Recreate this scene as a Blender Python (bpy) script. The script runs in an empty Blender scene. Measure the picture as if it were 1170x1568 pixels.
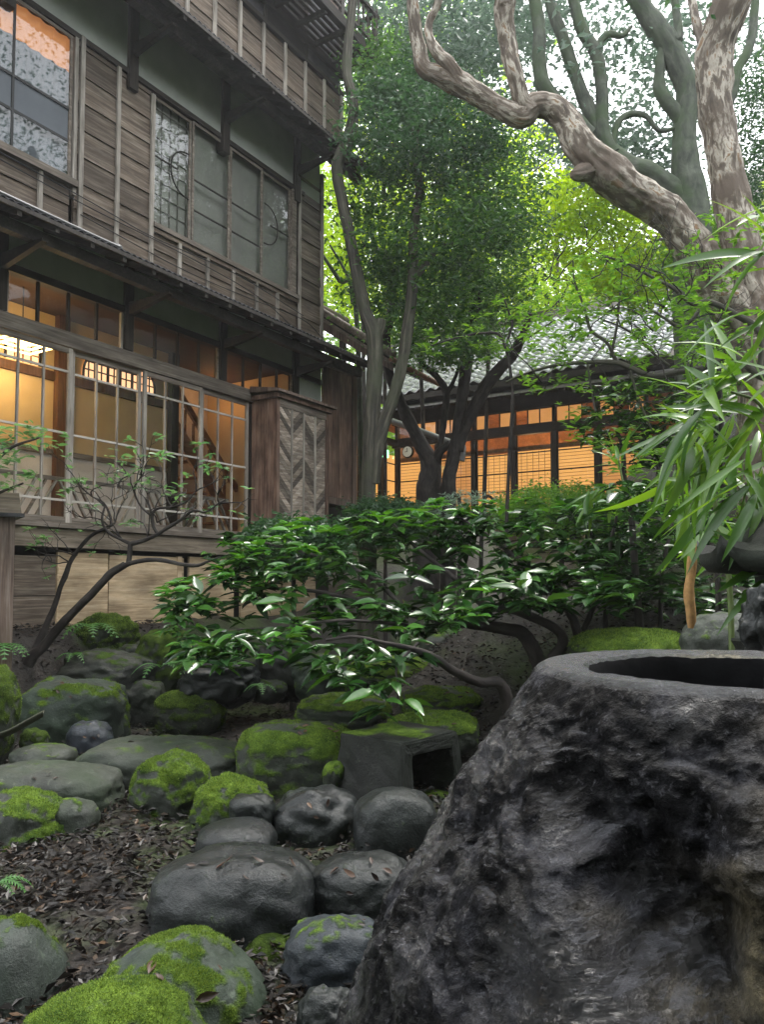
import bpy, math, random
import numpy as np
from mathutils import Vector, Matrix

# ------------------------------------------------------------------ camera, sky, sun, exposure
SC = bpy.context.scene
COL = SC.collection
F = 1178.0; CX = 585.0; CY = 831.0; PITCH = math.radians(3.0)
cam_d = bpy.data.cameras.new('camera'); cam = bpy.data.objects.new('camera', cam_d); COL.objects.link(cam)
cam.location = (0, 0, 0); cam.rotation_euler = (math.radians(90) + PITCH, 0, 0)
cam_d.sensor_fit = 'VERTICAL'; cam_d.sensor_height = 24.0; cam_d.lens = 24.0 * F / 1568.0
cam_d.shift_y = 47.0 / 1568.0
cam_d.clip_start = 0.05; cam_d.clip_end = 400.0
SC.camera = cam

SUN_EL, SUN_AZ = math.radians(66), math.radians(35)      # azimuth clockwise from +Y: behind the big tree, to the right
world = bpy.data.worlds.new('World'); SC.world = world; world.use_nodes = True
wn = world.node_tree; wn.nodes.clear()
sky = wn.nodes.new('ShaderNodeTexSky'); sky.sky_type = 'NISHITA'; sky.sun_disc = False
sky.sun_elevation = SUN_EL; sky.sun_rotation = SUN_AZ; sky.air_density = 1.0; sky.dust_density = 3.0
cloud = wn.nodes.new('ShaderNodeMix'); cloud.data_type = 'RGBA'; cloud.inputs[0].default_value = 0.72
cloud.inputs[7].default_value = (11.3, 11.5, 11.5, 1)
bg = wn.nodes.new('ShaderNodeBackground'); bg.inputs[1].default_value = 0.13
wo = wn.nodes.new('ShaderNodeOutputWorld')
wn.links.new(sky.outputs[0], cloud.inputs[6]); wn.links.new(cloud.outputs[2], bg.inputs[0]); wn.links.new(bg.outputs[0], wo.inputs[0])
sun_d = bpy.data.lights.new('sun', 'SUN'); sun_d.energy = 1.5; sun_d.angle = math.radians(14); sun_d.color = (1, .96, .9)
sun = bpy.data.objects.new('sun', sun_d); COL.objects.link(sun)
sdir = Vector((math.sin(SUN_AZ) * math.cos(SUN_EL), math.cos(SUN_AZ) * math.cos(SUN_EL), math.sin(SUN_EL)))
sun.rotation_euler = sdir.to_track_quat('Z', 'Y').to_euler()
SC.view_settings.view_transform = 'Standard'; SC.view_settings.look = 'None'
SC.view_settings.exposure = 1.7; SC.view_settings.gamma = 1.0; SC.view_settings.use_curve_mapping = False
SC.render.engine = 'CYCLES'
SC.cycles.use_denoising = True
SC.cycles.max_bounces = 8; SC.cycles.diffuse_bounces = 4; SC.cycles.glossy_bounces = 3
SC.cycles.transmission_bounces = 4; SC.cycles.transparent_max_bounces = 8
SC.cycles.caustics_reflective = False; SC.cycles.caustics_refractive = False
SC.cycles.sample_clamp_indirect = 6.0

# ------------------------------------------------------------------ frames and helpers
AH = math.radians(31.8)
DX, DY = math.sin(AH), math.cos(AH)          # along the house front (s)
NX, NY = math.cos(AH), -math.sin(AH)         # out of the house front; depth into the house y' = -(P.n)
ROTZ = math.atan2(DY, DX)

def fw(s, yp, z):                            # house frame -> world
    return Vector((s * DX - yp * NX, s * DY - yp * NY, z))

def at(px, py, Y):                           # point of the photograph at depth Y -> world
    x = (px - CX) / F; y = -(py - CY) / F
    r = (x, math.cos(PITCH) - y * math.sin(PITCH), math.sin(PITCH) + y * math.cos(PITCH))
    t = Y / r[1]
    return Vector((r[0] * t, Y, r[2] * t))

def sm(x, a, b):
    t = np.clip((np.asarray(x, float) - a) / (b - a), 0, 1)
    return t * t * (3 - 2 * t)

_rs = np.random.RandomState(7)
_P = np.concatenate([_rs.permutation(256)] * 2)
_G = _rs.normal(size=(256, 3)); _G /= np.linalg.norm(_G, axis=1)[:, None]

def perlin(p):
    p = np.asarray(p, float); i = np.floor(p).astype(int); f = p - i
    u = f * f * f * (f * (f * 6 - 15) + 10)
    i &= 255
    res = 0
    for dx in (0, 1):
        for dy in (0, 1):
            for dz in (0, 1):
                h = _P[_P[_P[(i[:, 0] + dx) & 255] + ((i[:, 1] + dy) & 255)] + ((i[:, 2] + dz) & 255)]
                g = _G[h]
                d = g[:, 0] * (f[:, 0] - dx) + g[:, 1] * (f[:, 1] - dy) + g[:, 2] * (f[:, 2] - dz)
                w = (u[:, 0] if dx else 1 - u[:, 0]) * (u[:, 1] if dy else 1 - u[:, 1]) * (u[:, 2] if dz else 1 - u[:, 2])
                res = res + d * w
    return res * 1.5

def fbm(p, oct=4, lac=2.0, gain=.5):
    a = 1.0; r = 0; p = np.asarray(p, float)
    for k in range(oct):
        r = r + a * perlin(p + 17.3 * k); p = p * lac; a *= gain
    return r

def ground(x, y):
    x = np.asarray(x, float); y = np.asarray(y, float)
    s = x * DX + y * DY; yp = -(x * NX + y * NY)
    bank = .8 * sm(yp, 5.5, 6.5)
    R = 1.2 * sm(s, 3.8, 7.5) * (1 - sm(yp, 2.6, 4.6))
    z = -1.25 + np.maximum(bank, R) + 1.6 * sm(s, 8, 14) + 1.5 * sm(x, 2.6, 6) * sm(y, 4, 8) + 22 * sm(s, 24, 75) + 14 * sm(x, 9, 40)
    return z

def np_mesh(name, V, faces, uv=None, smooth=False):
    """faces: list of (M,k) int arrays"""
    me = bpy.data.meshes.new(name)
    V = np.asarray(V, np.float32)
    me.vertices.add(len(V)); me.vertices.foreach_set('co', V.ravel())
    li = np.concatenate([f.ravel() for f in faces]).astype(np.int32)
    ls = []; o = 0
    for f in faces:
        ls.append(o + np.arange(len(f)) * f.shape[1]); o += f.size
    ls = np.concatenate(ls).astype(np.int32)
    me.loops.add(len(li)); me.loops.foreach_set('vertex_index', li)
    me.polygons.add(len(ls)); me.polygons.foreach_set('loop_start', ls)
    me.polygons.foreach_set('use_smooth', np.full(len(ls), bool(smooth)))
    if uv is not None:
        l = me.uv_layers.new(name='UVMap'); l.data.foreach_set('uv', np.asarray(uv, np.float32)[li].ravel())
    me.update(calc_edges=True); me.validate()
    return me

class MB:
    def __init__(s): s.v = []; s.f4 = []; s.f3 = []; s.uv = []; s.n = 0
    def add(s, V, F4=None, F3=None, uv=None):
        V = np.asarray(V, float); s.v.append(V)
        if F4 is not None and len(F4): s.f4.append(np.asarray(F4, int) + s.n)
        if F3 is not None and len(F3): s.f3.append(np.asarray(F3, int) + s.n)
        s.uv.append(np.zeros((len(V), 2)) if uv is None else np.asarray(uv, float)); s.n += len(V)
        return s
    def hexa(s, P):                        # 8 points: bottom 0-3, top 4-7
        return s.add(P, [(3, 2, 1, 0), (4, 5, 6, 7), (0, 1, 5, 4), (1, 2, 6, 5), (2, 3, 7, 6), (3, 0, 4, 7)])
    def box(s, x0, x1, y0, y1, z0, z1):
        return s.hexa([(x0, y0, z0), (x1, y0, z0), (x1, y1, z0), (x0, y1, z0), (x0, y0, z1), (x1, y0, z1), (x1, y1, z1), (x0, y1, z1)])
    def bar(s, p, q, w, h, up=(0, 0, 1)):
        p = Vector(p); q = Vector(q); d = (q - p).normalized(); u = Vector(up)
        a = d.cross(u)
        if a.length < 1e-4: a = d.cross(Vector((0, 1, 0)))
        a.normalize(); b = a.cross(d).normalized(); a = a * w / 2; b = b * h / 2
        return s.hexa([p - a - b, p + a - b, q + a - b, q - a - b, p - a + b, p + a + b, q + a + b, q - a + b])
    def tube(s, pts, rad, n=8, cap=True, lump=0.0, seed=0, vs=0.0, ridge=0.0):
        P = np.array([tuple(p) for p in pts], float); m = len(P)
        rad = np.ones(m) * rad if np.isscalar(rad) else np.asarray(rad, float)
        T = np.gradient(P, axis=0); T /= np.maximum(np.linalg.norm(T, axis=1), 1e-9)[:, None]
        ref = np.array((0, 1., 0)) if abs(T[0][1]) < .9 else np.array((1., 0, 0))
        nrm = ref - T[0] * T[0].dot(ref); nrm /= np.linalg.norm(nrm)
        L = np.concatenate([[0], np.cumsum(np.linalg.norm(np.diff(P, axis=0), axis=1))]) + vs
        V = []; U = []
        ang = np.linspace(0, 2 * math.pi, n + 1)
        for i in range(m):
            nrm = nrm - T[i] * T[i].dot(nrm); nrm /= np.linalg.norm(nrm); b = np.cross(T[i], nrm)
            c = P[i] + rad[i] * (np.cos(ang)[:, None] * nrm + np.sin(ang)[:, None] * b)
            V.append(c); U.append(np.stack([ang * rad.mean(), np.full(n + 1, L[i])], 1))
        V = np.array(V); ring = V.copy()
        V = V.reshape(-1, 3); U = np.concatenate(U)
        if lump:
            C = np.repeat(P, n + 1, 0); d = V - C; r = np.linalg.norm(d, axis=1)[:, None]
            k = fbm(V * (0.55 / max(rad.mean(), .01)) + seed * 3.7, 3)
            if ridge:
                an = np.tile(ang, m); q = np.stack([np.cos(an) * 2.6, np.sin(an) * 2.6, U[:, 1] * 1.5 + seed], 1)
                k = k + ridge / lump * (fbm(q, 4) - .6 * np.abs(perlin(q * 2.3)))
            V = C + d * (1 + lump * k[:, None])
        F4 = []
        for i in range(m - 1):
            a = i * (n + 1)
            for j in range(n): F4.append((a + j, a + j + 1, a + n + 2 + j, a + n + 1 + j))
        s.add(V, F4, None, U)
        if cap:
            for i, flip in ((0, 0), (m - 1, 1)):
                k = s.n; rr = V[i * (n + 1): i * (n + 1) + n]
                idx = list(range(n)); f3 = [(n, idx[j], idx[(j + 1) % n]) if not flip else (n, idx[(j + 1) % n], idx[j]) for j in range(n)]
                s.add(np.vstack([rr, P[i]]), None, f3)
        return s
    def mesh(s, name, base=(0, 0, 0), smooth=False):
        V = np.concatenate(s.v) - np.array(tuple(base), float)
        fs = []
        if s.f4: fs.append(np.concatenate(s.f4))
        if s.f3: fs.append(np.concatenate(s.f3))
        return np_mesh(name, V, fs, np.concatenate(s.uv), smooth)

def ob(name, me, m=None, parent=None, kind=None, label=None):
    o = bpy.data.objects.new(name, me); COL.objects.link(o)
    if m is not None and not me.materials: me.materials.append(m)
    if parent is not None: o.parent = parent
    if kind: o['kind'] = kind
    if label: o['label'] = label
    return o

def tag(o, label, cat, group=None):
    o['label'] = label; o['category'] = cat
    if group: o['group'] = group
    return o

def thing(name, label, cat, loc, rz=0, group=None):
    o = bpy.data.objects.new(name, None); COL.objects.link(o); o.location = loc; o.rotation_euler = (0, 0, rz); o.empty_display_size = .2
    return tag(o, label, cat, group)

def spline(P, sub=6):
    P = np.asarray(P, float)
    if len(P) < 3: sub = max(sub, 3)
    Q = np.vstack([2 * P[0] - P[1], P, 2 * P[-1] - P[-2]]); out = []
    for i in range(1, len(Q) - 2):
        for t in np.linspace(0, 1, sub, endpoint=False):
            a, b, c, d = Q[i - 1], Q[i], Q[i + 1], Q[i + 2]
            out.append(.5 * (2 * b + (c - a) * t + (2 * a - 5 * b + 4 * c - d) * t * t + (3 * b - a - 3 * c + d) * t ** 3))
    out.append(P[-1]); return np.array(out)

# ------------------------------------------------------------------ materials
class NT:
    def __init__(s, name):
        s.m = bpy.data.materials.new(name); s.m.use_nodes = True; s.t = s.m.node_tree; s.t.nodes.clear()
        s.out = s.t.nodes.new('ShaderNodeOutputMaterial')
    def n(s, typ, ins=None, **props):
        x = s.t.nodes.new('ShaderNode' + typ)
        for k, v in props.items(): setattr(x, k, v)
        for k, v in (ins or {}).items(): s.set(x.inputs[k], v)
        return x
    def set(s, sock, v):
        if isinstance(v, bpy.types.NodeSocket): s.t.links.new(v, sock)
        elif isinstance(v, bpy.types.Node): s.t.links.new(v.outputs[0], sock)
        else:
            if hasattr(sock, 'default_value') and hasattr(sock.default_value, '__len__') and len(sock.default_value) == 4 and hasattr(v, '__len__') and len(v) == 3: v = (*v, 1)
            sock.default_value = v
    def math(s, op, a, b=None, clamp=False):
        x = s.n('Math', operation=op, use_clamp=clamp); s.set(x.inputs[0], a)
        if b is not None: s.set(x.inputs[1], b)
        return x.outputs[0]
    def ramp(s, fac, stops, interp='LINEAR'):
        x = s.n('ValToRGB'); cr = x.color_ramp; cr.interpolation = interp
        while len(cr.elements) < len(stops): cr.elements.new(.5)
        for e, (p, c) in zip(cr.elements, stops):
            e.position = p; e.color = (*c, 1) if len(c) == 3 else c
        s.set(x.inputs[0], fac); return x.outputs[0]
    def mix(s, fac, a, b, blend='MIX'):
        x = s.n('Mix', data_type='RGBA', blend_type=blend)
        s.set(x.inputs[0], fac); s.set(x.inputs[6], a); s.set(x.inputs[7], b); return x.outputs[2]
    def noise(s, vec, scale, detail=4, rough=.55, dist=0.0):
        x = s.n('TexNoise', {'Scale': scale, 'Detail': detail, 'Roughness': rough, 'Distortion': dist}); s.set(x.inputs['Vector'], vec); return x.outputs[0]
    def coord(s, kind='Object', scale=(1, 1, 1), rand=0.0):
        tc = s.n('TexCoord').outputs[kind]
        if rand:
            oi = s.n('ObjectInfo').outputs['Random']
            k = s.n('VectorMath', operation='SCALE'); s.set(k.inputs[0], (1.0, 1.7, 2.3)); s.set(k.inputs['Scale'], s.math('MULTIPLY', oi, rand))
            a = s.n('VectorMath', operation='ADD'); s.set(a.inputs[0], tc); s.set(a.inputs[1], k.outputs[0]); tc = a.outputs[0]
        mp = s.n('Mapping'); mp.inputs['Scale'].default_value = scale; s.set(mp.inputs['Vector'], tc); return mp.outputs[0]
    def bump(s, h, strength=.3, dist=.01):
        return s.n('Bump', {'Height': h, 'Strength': strength, 'Distance': dist}).outputs[0]
    def bsdf(s, col, rough=.7, normal=None, spec=.5, metal=0.0, emis=None, es=0.0, coat=0.0):
        b = s.n('BsdfPrincipled', {'Base Color': col, 'Roughness': rough, 'Metallic': metal, 'Specular IOR Level': spec, 'Coat Weight': coat})
        if normal is not None: s.set(b.inputs['Normal'], normal)
        if emis is not None: s.set(b.inputs['Emission Color'], emis); s.set(b.inputs['Emission Strength'], es)
        s.t.links.new(b.outputs[0], s.out.inputs[0]); return b

def wood(name, dark, mid, light, axis='x', rough=.75, tint=.35, stain=.5, spec=.3):
    k = NT(name)
    sc = {'x': (1.2, 22, 22), 'z': (22, 22, 1.2), 'y': (22, 1.2, 22)}[axis]
    c = k.coord('Object', sc, rand=40)
    g = k.noise(c, 1.6, 6, .65, .6)
    col = k.ramp(g, [(.28, dark), (.5, mid), (.72, light)])
    c2 = k.coord('Object', {'x': (1.5, 4, 4), 'z': (4, 4, 1.5), 'y': (4, 1.5, 4)}[axis], rand=11)
    st = k.noise(c2, 1.3, 4, .6)
    stf = k.ramp(st, [(.35, (1, 1, 1)), (.7, (1 - stain,) * 3)])
    col = k.mix(1.0, col, stf, 'MULTIPLY')
    rnd = k.n('ObjectInfo').outputs['Random']
    v = k.math('ADD', k.math('MULTIPLY', rnd, tint * 1.4), 1 - tint * .7)
    hs = k.n('HueSaturation', {'Value': v}); k.set(hs.inputs['Color'], col)
    k.bsdf(hs.outputs[0], rough, k.bump(g, .25, .005), spec); return k.m

M = {}
M['board'] = wood('weathered_board', (.072, .052, .038), (.165, .125, .094), (.33, .275, .22), 'x', tint=.5)
M['board_v'] = wood('weathered_plank', (.07, .045, .035), (.17, .12, .095), (.30, .24, .20), 'z')
M['batten'] = wood('pale_batten', (.18, .155, .13), (.36, .32, .275), (.52, .48, .43), 'z', tint=.3)
M['rail'] = wood('pale_rail', (.10, .082, .065), (.22, .18, .145), (.38, .33, .28), 'x', tint=.2)
M['stile'] = wood('pale_stile', (.23, .195, .165), (.42, .37, .32), (.57, .52, .46), 'z', tint=.2)
M['muntin'] = wood('pale_muntin', (.42, .375, .33), (.58, .53, .47), (.70, .65, .59), 'x', tint=.15, stain=.2)
M['dark'] = wood('dark_timber', (.012, .010, .008), (.028, .022, .017), (.055, .044, .034), 'x', tint=.3)
M['dark_v'] = wood('dark_post', (.014, .011, .009), (.032, .025, .019), (.06, .047, .036), 'z', tint=.3)
M['eave'] = wood('eave_board', (.035, .030, .027), (.07, .06, .053), (.12, .105, .095), 'y', tint=.3)
M['sill'] = wood('sill_beam', (.10, .078, .056), (.22, .175, .13), (.34, .285, .22), 'x', tint=.1)
M['panel'] = wood('foundation_panel', (.30, .205, .12), (.56, .41, .255), (.72, .57, .39), 'x', tint=.35, stain=.55)
M['pillar'] = wood('brown_pillar', (.07, .03, .013), (.13, .06, .028), (.19, .09, .045), 'z', tint=.2)
M['orange'] = wood('orange_wood', (.22, .095, .04), (.34, .16, .07), (.46, .24, .11), 'x', tint=.2)
M['boxside'] = wood('shutter_side', (.10, .05, .035), (.22, .135, .10), (.34, .24, .19), 'z', tint=.2, stain=.7)
M['slat'] = wood('herringbone_slat', (.11, .08, .062), (.28, .225, .18), (.52, .45, .39), 'x', tint=.95)

def plain(name, col, rough=.6, spec=.4, metal=0, nscale=6, var=.15, bump=0, emis=None, es=0, kind='Object', rnd=0.0, coat=0):
    k = NT(name); c = k.coord(kind, (1, 1, 1), rand=5 if rnd else 0)
    g = k.noise(c, nscale, 5, .6)
    lo = tuple(x * (1 - var) for x in col); hi = tuple(min(1, x * (1 + var)) for x in col)
    cc = k.ramp(g, [(.3, lo), (.7, hi)])
    if rnd:
        v = k.math('ADD', k.math('MULTIPLY', k.n('ObjectInfo').outputs['Random'], rnd * 2), 1 - rnd)
        hs = k.n('HueSaturation', {'Value': v}); k.set(hs.inputs['Color'], cc); cc = hs.outputs[0]
    k.bsdf(cc, rough, k.bump(g, bump, .01) if bump else None, spec, metal, emis, es, coat); return k.m

M['plaster'] = plain('grey_green_plaster', (.43, .445, .41), .9, .2, nscale=3, var=.12, bump=.05)
M['ochre'] = plain('ochre_plaster', (.60, .43, .22), .9, .2, nscale=2, var=.08)
M['wain'] = plain('grey_wainscot', (.56, .51, .46), .8, .2, nscale=4, var=.15)
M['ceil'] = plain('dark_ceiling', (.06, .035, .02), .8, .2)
M['iron'] = plain('corrugated_iron', (.06, .06, .065), .45, .5, .6, nscale=9, var=.4)
M['pipe'] = plain('grey_pipe', (.17, .17, .17), .4, .5, .3)
M['copper'] = plain('copper_gutter', (.22, .10, .07), .5, .5, .4)
M['cable'] = plain('black_cable', (.02, .02, .02), .6)
M['tile'] = plain('glazed_roof_tile', (.38, .385, .40), .15, .9, nscale=20, var=.35, rnd=.25)
M['bark_roof'] = plain('weathered_copper_eave', (.16, .15, .15), .6, .4, nscale=14, var=.4, bump=.3)
M['curtain'] = plain('orange_curtain', (.50, .22, .09), .9, .1, nscale=2, var=.15, emis=(1, .38, .13), es=.12)  # room light behind the cloth put in as a weak glow
M['curtain_grey'] = plain('grey_curtain', (.13, .14, .155), .9, .1, nscale=2, var=.15)
M['shoji'] = plain('shoji_paper', (.34, .32, .28), .9, .1, nscale=2, var=.08)
M['screen'] = plain('pale_screen', (.27, .255, .225), .9, .1, nscale=2, var=.1)
M['shoji_bar'] = plain('faint_lattice', (.15, .135, .115), .9, .1)
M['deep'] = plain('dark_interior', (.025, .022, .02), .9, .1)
M['white'] = plain('white_face', (.75, .74, .70), .6)
M['blind'] = plain('lit_bamboo_blind', (.62, .34, .11), .8, .2, nscale=3, var=.1, emis=(1.0, .47, .13), es=.30)
M['blind2'] = plain('lit_paper', (.62, .32, .12), .8, .2, nscale=3, var=.1, emis=(1.0, .42, .12), es=.20)
M['bulb'] = plain('glowing_lamp', (1, .8, .4), .5, emis=(1, .66, .25), es=2.6)
M['bulb2'] = plain('glowing_lattice_paper', (.8, .6, .4), .7, emis=(1, .50, .25), es=.55)
M['exit'] = plain('green_exit_light', (.2, .7, .4), .5, emis=(.25, .9, .45), es=1.2)

def glass(name, rough=.012, tint=(.93, .95, .95), base=.0, k0=1.0):
    k = NT(name)
    fr = k.n('Fresnel', {'IOR': 1.5})
    tr = k.n('BsdfTransparent', {'Color': tint}); gl = k.n('BsdfGlossy', {'Roughness': rough, 'Color': (1, 1, 1)})
    front = k.math('SUBTRACT', 1.0, k.n('NewGeometry').outputs['Backfacing'])
    f = k.math('MULTIPLY', k.math('ADD', k.math('MULTIPLY', fr.outputs[0], k0), base, True), front)
    mx = k.n('MixShader'); k.set(mx.inputs[0], f); k.set(mx.inputs[1], tr.outputs[0]); k.set(mx.inputs[2], gl.outputs[0])
    k.t.links.new(mx.outputs[0], k.out.inputs[0]); return k.m
M['glass'] = glass('window_glass', base=.0, k0=.7)
M['glass_up'] = glass('upper_window_glass', base=.02, k0=1.0)

def leafmat(name, cols, rough=.35, trans=.35, tcol=None, spec=.5, vein=False):
    k = NT(name)
    r1 = k.n('NewGeometry').outputs['Random Per Island']; r2 = k.n('ObjectInfo').outputs['Random']
    r = k.math('FRACT', k.math('ADD', r1, r2))
    n = len(cols); col = k.ramp(r, [(i / max(n - 1, 1), c) for i, c in enumerate(cols)])
    back = tcol
    if tcol is None:
        hs = k.n('HueSaturation', {'Saturation': 1.1, 'Value': 2.0, 'Hue': .48}); k.set(hs.inputs['Color'], col); back = hs.outputs[0]
    b = k.n('BsdfPrincipled', {'Base Color': col, 'Roughness': rough, 'Specular IOR Level': spec})
    t = k.n('BsdfTranslucent', {'Color': back})
    mx = k.n('MixShader', {0: trans}); k.set(mx.inputs[1], b.outputs[0]); k.set(mx.inputs[2], t.outputs[0])
    k.t.links.new(mx.outputs[0], k.out.inputs[0]); return k.m
M['leaf_shrub'] = leafmat('glossy_shrub_leaf', [(.011, .036, .010), (.017, .054, .012), (.026, .080, .015), (.05, .14, .02)], .27, .14, spec=.6)
M['leaf_young'] = leafmat('young_shrub_leaf', [(.03, .115, .018), (.05, .165, .022), (.08, .22, .03)], .25, .25, spec=.6)
M['leaf_dark'] = leafmat('dark_evergreen_leaf', [(.02, .055, .022), (.03, .08, .03), (.05, .12, .04)], .4, .3)
M['leaf_dark2'] = leafmat('lit_evergreen_leaf', [(.02, .065, .018), (.035, .10, .025), (.06, .15, .03), (.09, .20, .04)], .35, .4)
M['leaf_mid'] = leafmat('mid_green_leaf', [(.05, .14, .025), (.09, .21, .03), (.13, .28, .04)], .45, .45)
M['leaf_bright'] = leafmat('bright_maple_leaf', [(.14, .25, .022), (.21, .34, .03), (.28, .42, .045)], .5, .6)
M['leaf_silver'] = leafmat('silvery_canopy_leaf', [(.05, .085, .06), (.08, .12, .09), (.12, .165, .13)], .4, .35)
M['leaf_bamboo'] = leafmat('bamboo_leaf', [(.03, .085, .012), (.05, .13, .016), (.08, .18, .02), (.13, .24, .035)], .3, .38)
M['leaf_grey'] = leafmat('grey_green_leaf', [(.16, .24, .18), (.22, .31, .24), (.30, .38, .30)], .5, .25)
M['leaf_fern'] = leafmat('fern_leaf', [(.06, .16, .04), (.09, .22, .06)], .5, .35)
M['leaf_far'] = leafmat('far_forest_leaf', [(.05, .13, .02), (.09, .20, .03), (.14, .26, .04), (.19, .30, .05)], .5, .5)
M['litter'] = leafmat('wet_fallen_leaf', [(.006, .005, .0045), (.008, .007, .006), (.012, .0095, .008), (.016, .013, .0105), (.02, .016, .013), (.026, .020, .015), (.075, .045, .025)], .42, .05, spec=.35)
M['fallen'] = leafmat('dry_fallen_leaf', [(.012, .009, .007), (.02, .013, .010), (.035, .02, .013), (.07, .035, .02), (.16, .09, .045)], .5, .1)
M['straw'] = plain('dry_sheath', (.35, .20, .08), .7, .2, nscale=30, var=.4)

def bark(name, stops, sc=(7, 1.6), rough=.8, bump=.6, big=None, detail=5, thr=None):
    k = NT(name); c = k.coord('UV', (sc[0], sc[1], 1))
    g = k.noise(c, 1.5, detail, .6, .5)
    col = k.ramp(g, stops, 'LINEAR')
    c2 = k.coord('Object', (1, 1, 1)); g2 = k.noise(c2, 2.2, 4, .6)
    if big is not None: col = k.mix(k.ramp(g2, [(.45, (0, 0, 0)), (.62, (1, 1, 1))]), col, big)
    k.bsdf(col, rough, k.bump(g, bump, .02), .3); return k.m
M['bark_peel'] = bark('peeling_bark', [(.34, (.085, .069, .055)), (.44, (.14, .112, .088)), (.49, (.175, .142, .112)), (.51, (.34, .30, .25)), (.595, (.50, .455, .39)), (.62, (.24, .165, .105)), (.72, (.30, .17, .085))], (9, 3.6), big=(.13, .10, .078), bump=1.0, detail=7)
M['bark_moss'] = bark('mossy_bark', [(.35, (.035, .04, .032)), (.5, (.065, .075, .055)), (.65, (.10, .11, .085))], (8, 3), big=(.05, .075, .035))
M['bark_dark'] = bark('dark_wet_bark', [(.3, (.012, .010, .009)), (.5, (.03, .025, .022)), (.7, (.06, .05, .045))], (14, 4))
M['bark_grey'] = bark('ribbed_grey_bark', [(.3, (.020, .019, .015)), (.5, (.050, .046, .036)), (.66, (.13, .118, .09))], (16, 1.0), big=(.06, .065, .04), bump=1.0)

def stone(name, base, mossc=(.15, .235, .042), mossdark=(.040, .078, .020), rough=.6, spec=.26, film=.6):
    """bare stone with moss where the mesh attribute 'moss' says it grows, its edge broken up finely"""
    k = NT(name); c = k.coord('Object', (1, 1, 1), rand=30)
    g = k.noise(c, 6, 7, .66); f = k.noise(c, 60, 5, .7); gr = k.noise(c, 260, 3, .7); big = k.noise(c, 2.3, 4, .6, .3)
    lo = tuple(x * .5 for x in base); hi = tuple(min(1, x * 1.6) for x in base)
    col = k.ramp(g, [(.3, lo), (.52, base), (.72, hi)])
    col = k.mix(k.ramp(f, [(.56, (0, 0, 0)), (.74, (.6, .6, .6))]), col, tuple(min(1, x * 2.1) for x in base))
    col = k.mix(1.0, col, k.ramp(gr, [(.3, (.55, .55, .55)), (.7, (1.45, 1.45, 1.45))]), 'MULTIPLY')
    col = k.mix(k.ramp(big, [(.38, (0, 0, 0)), (.66, (film,) * 3)]), col, (base[0] * .62, base[1] * .95, base[2] * .5))
    col = k.mix(k.ramp(k.noise(c, 21, 3, .5), [(.64, (0, 0, 0)), (.69, (.55, .55, .55))]), col, (base[0] * 2.6, base[1] * 2.7, base[2] * 2.3))      # lichen spots
    at_ = k.n('Attribute', attribute_name='moss').outputs['Fac']
    e = k.math('ADD', at_, k.math('ADD', k.math('MULTIPLY', k.math('SUBTRACT', f, .5), .9), k.math('MULTIPLY', k.math('SUBTRACT', g, .5), 1.1)))
    mk = k.ramp(e, [(.18, (0, 0, 0)), (.80, (1, 1, 1))])
    mv = k.mix(k.ramp(k.noise(c, 11, 5, .7), [(.35, (0, 0, 0)), (.66, (1, 1, 1))]), mossdark, mossc)
    mv = k.mix(1.0, mv, k.ramp(gr, [(.35, (.45, .48, .4)), (.66, (1.5, 1.45, 1.2))]), 'MULTIPLY')
    col = k.mix(mk, col, mv)
    ff = k.noise(c, 150, 4, .75)
    h = k.math('ADD', k.math('ADD', k.math('MULTIPLY', g, .25), k.math('MULTIPLY', f, .12)), k.math('MULTIPLY', gr, .03))
    h = k.math('ADD', h, k.math('MULTIPLY', k.math('MULTIPLY', ff, mk), .30))
    rg = k.math('ADD', k.math('MULTIPLY', mk, 1.0 - rough), k.math('ADD', k.math('MULTIPLY', k.math('SUBTRACT', big, .5), .5), rough), True)
    k.bsdf(col, rg, k.bump(h, 1.0, .04), k.math('MULTIPLY', k.math('SUBTRACT', 1.0, k.math('MULTIPLY', mk, .8)), spec)); return k.m
M['st_flat'] = stone('grey_stepping_stone', (.043, .047, .040), rough=.6)
M['st_moss'] = stone('mossy_stone', (.038, .042, .035), rough=.6)
M['st_full'] = stone('moss_covered_stone', (.040, .044, .036), mossc=(.085, .13, .03), mossdark=(.024, .042, .012), rough=.7)
M['st_half'] = stone('part_mossy_stone', (.038, .046, .040), mossc=(.135, .21, .040), rough=.55)
M['st_dark'] = stone('dark_wet_stone', (.014, .016, .0165), rough=.33, film=.3, spec=.36)
M['st_darkmoss'] = stone('dark_bank_stone', (.028, .029, .026), mossc=(.06, .09, .022), rough=.6)
M['st_blue'] = stone('blue_grey_stone', (.030, .035, .044), rough=.40, film=.3, spec=.34)
M['st_block'] = stone('carved_block_stone', (.017, .018, .016), rough=.7)
MOSS = {'st_flat': .22, 'st_moss': .76, 'st_full': .98, 'st_half': .52, 'st_dark': 0, 'st_darkmoss': .32, 'st_blue': .10, 'st_block': 0}
M['moss_tuft'] = leafmat('moss_tufts', [(.04, .078, .020), (.10, .165, .034), (.16, .24, .046), (.23, .31, .065)], .8, .2, spec=.1)

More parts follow.
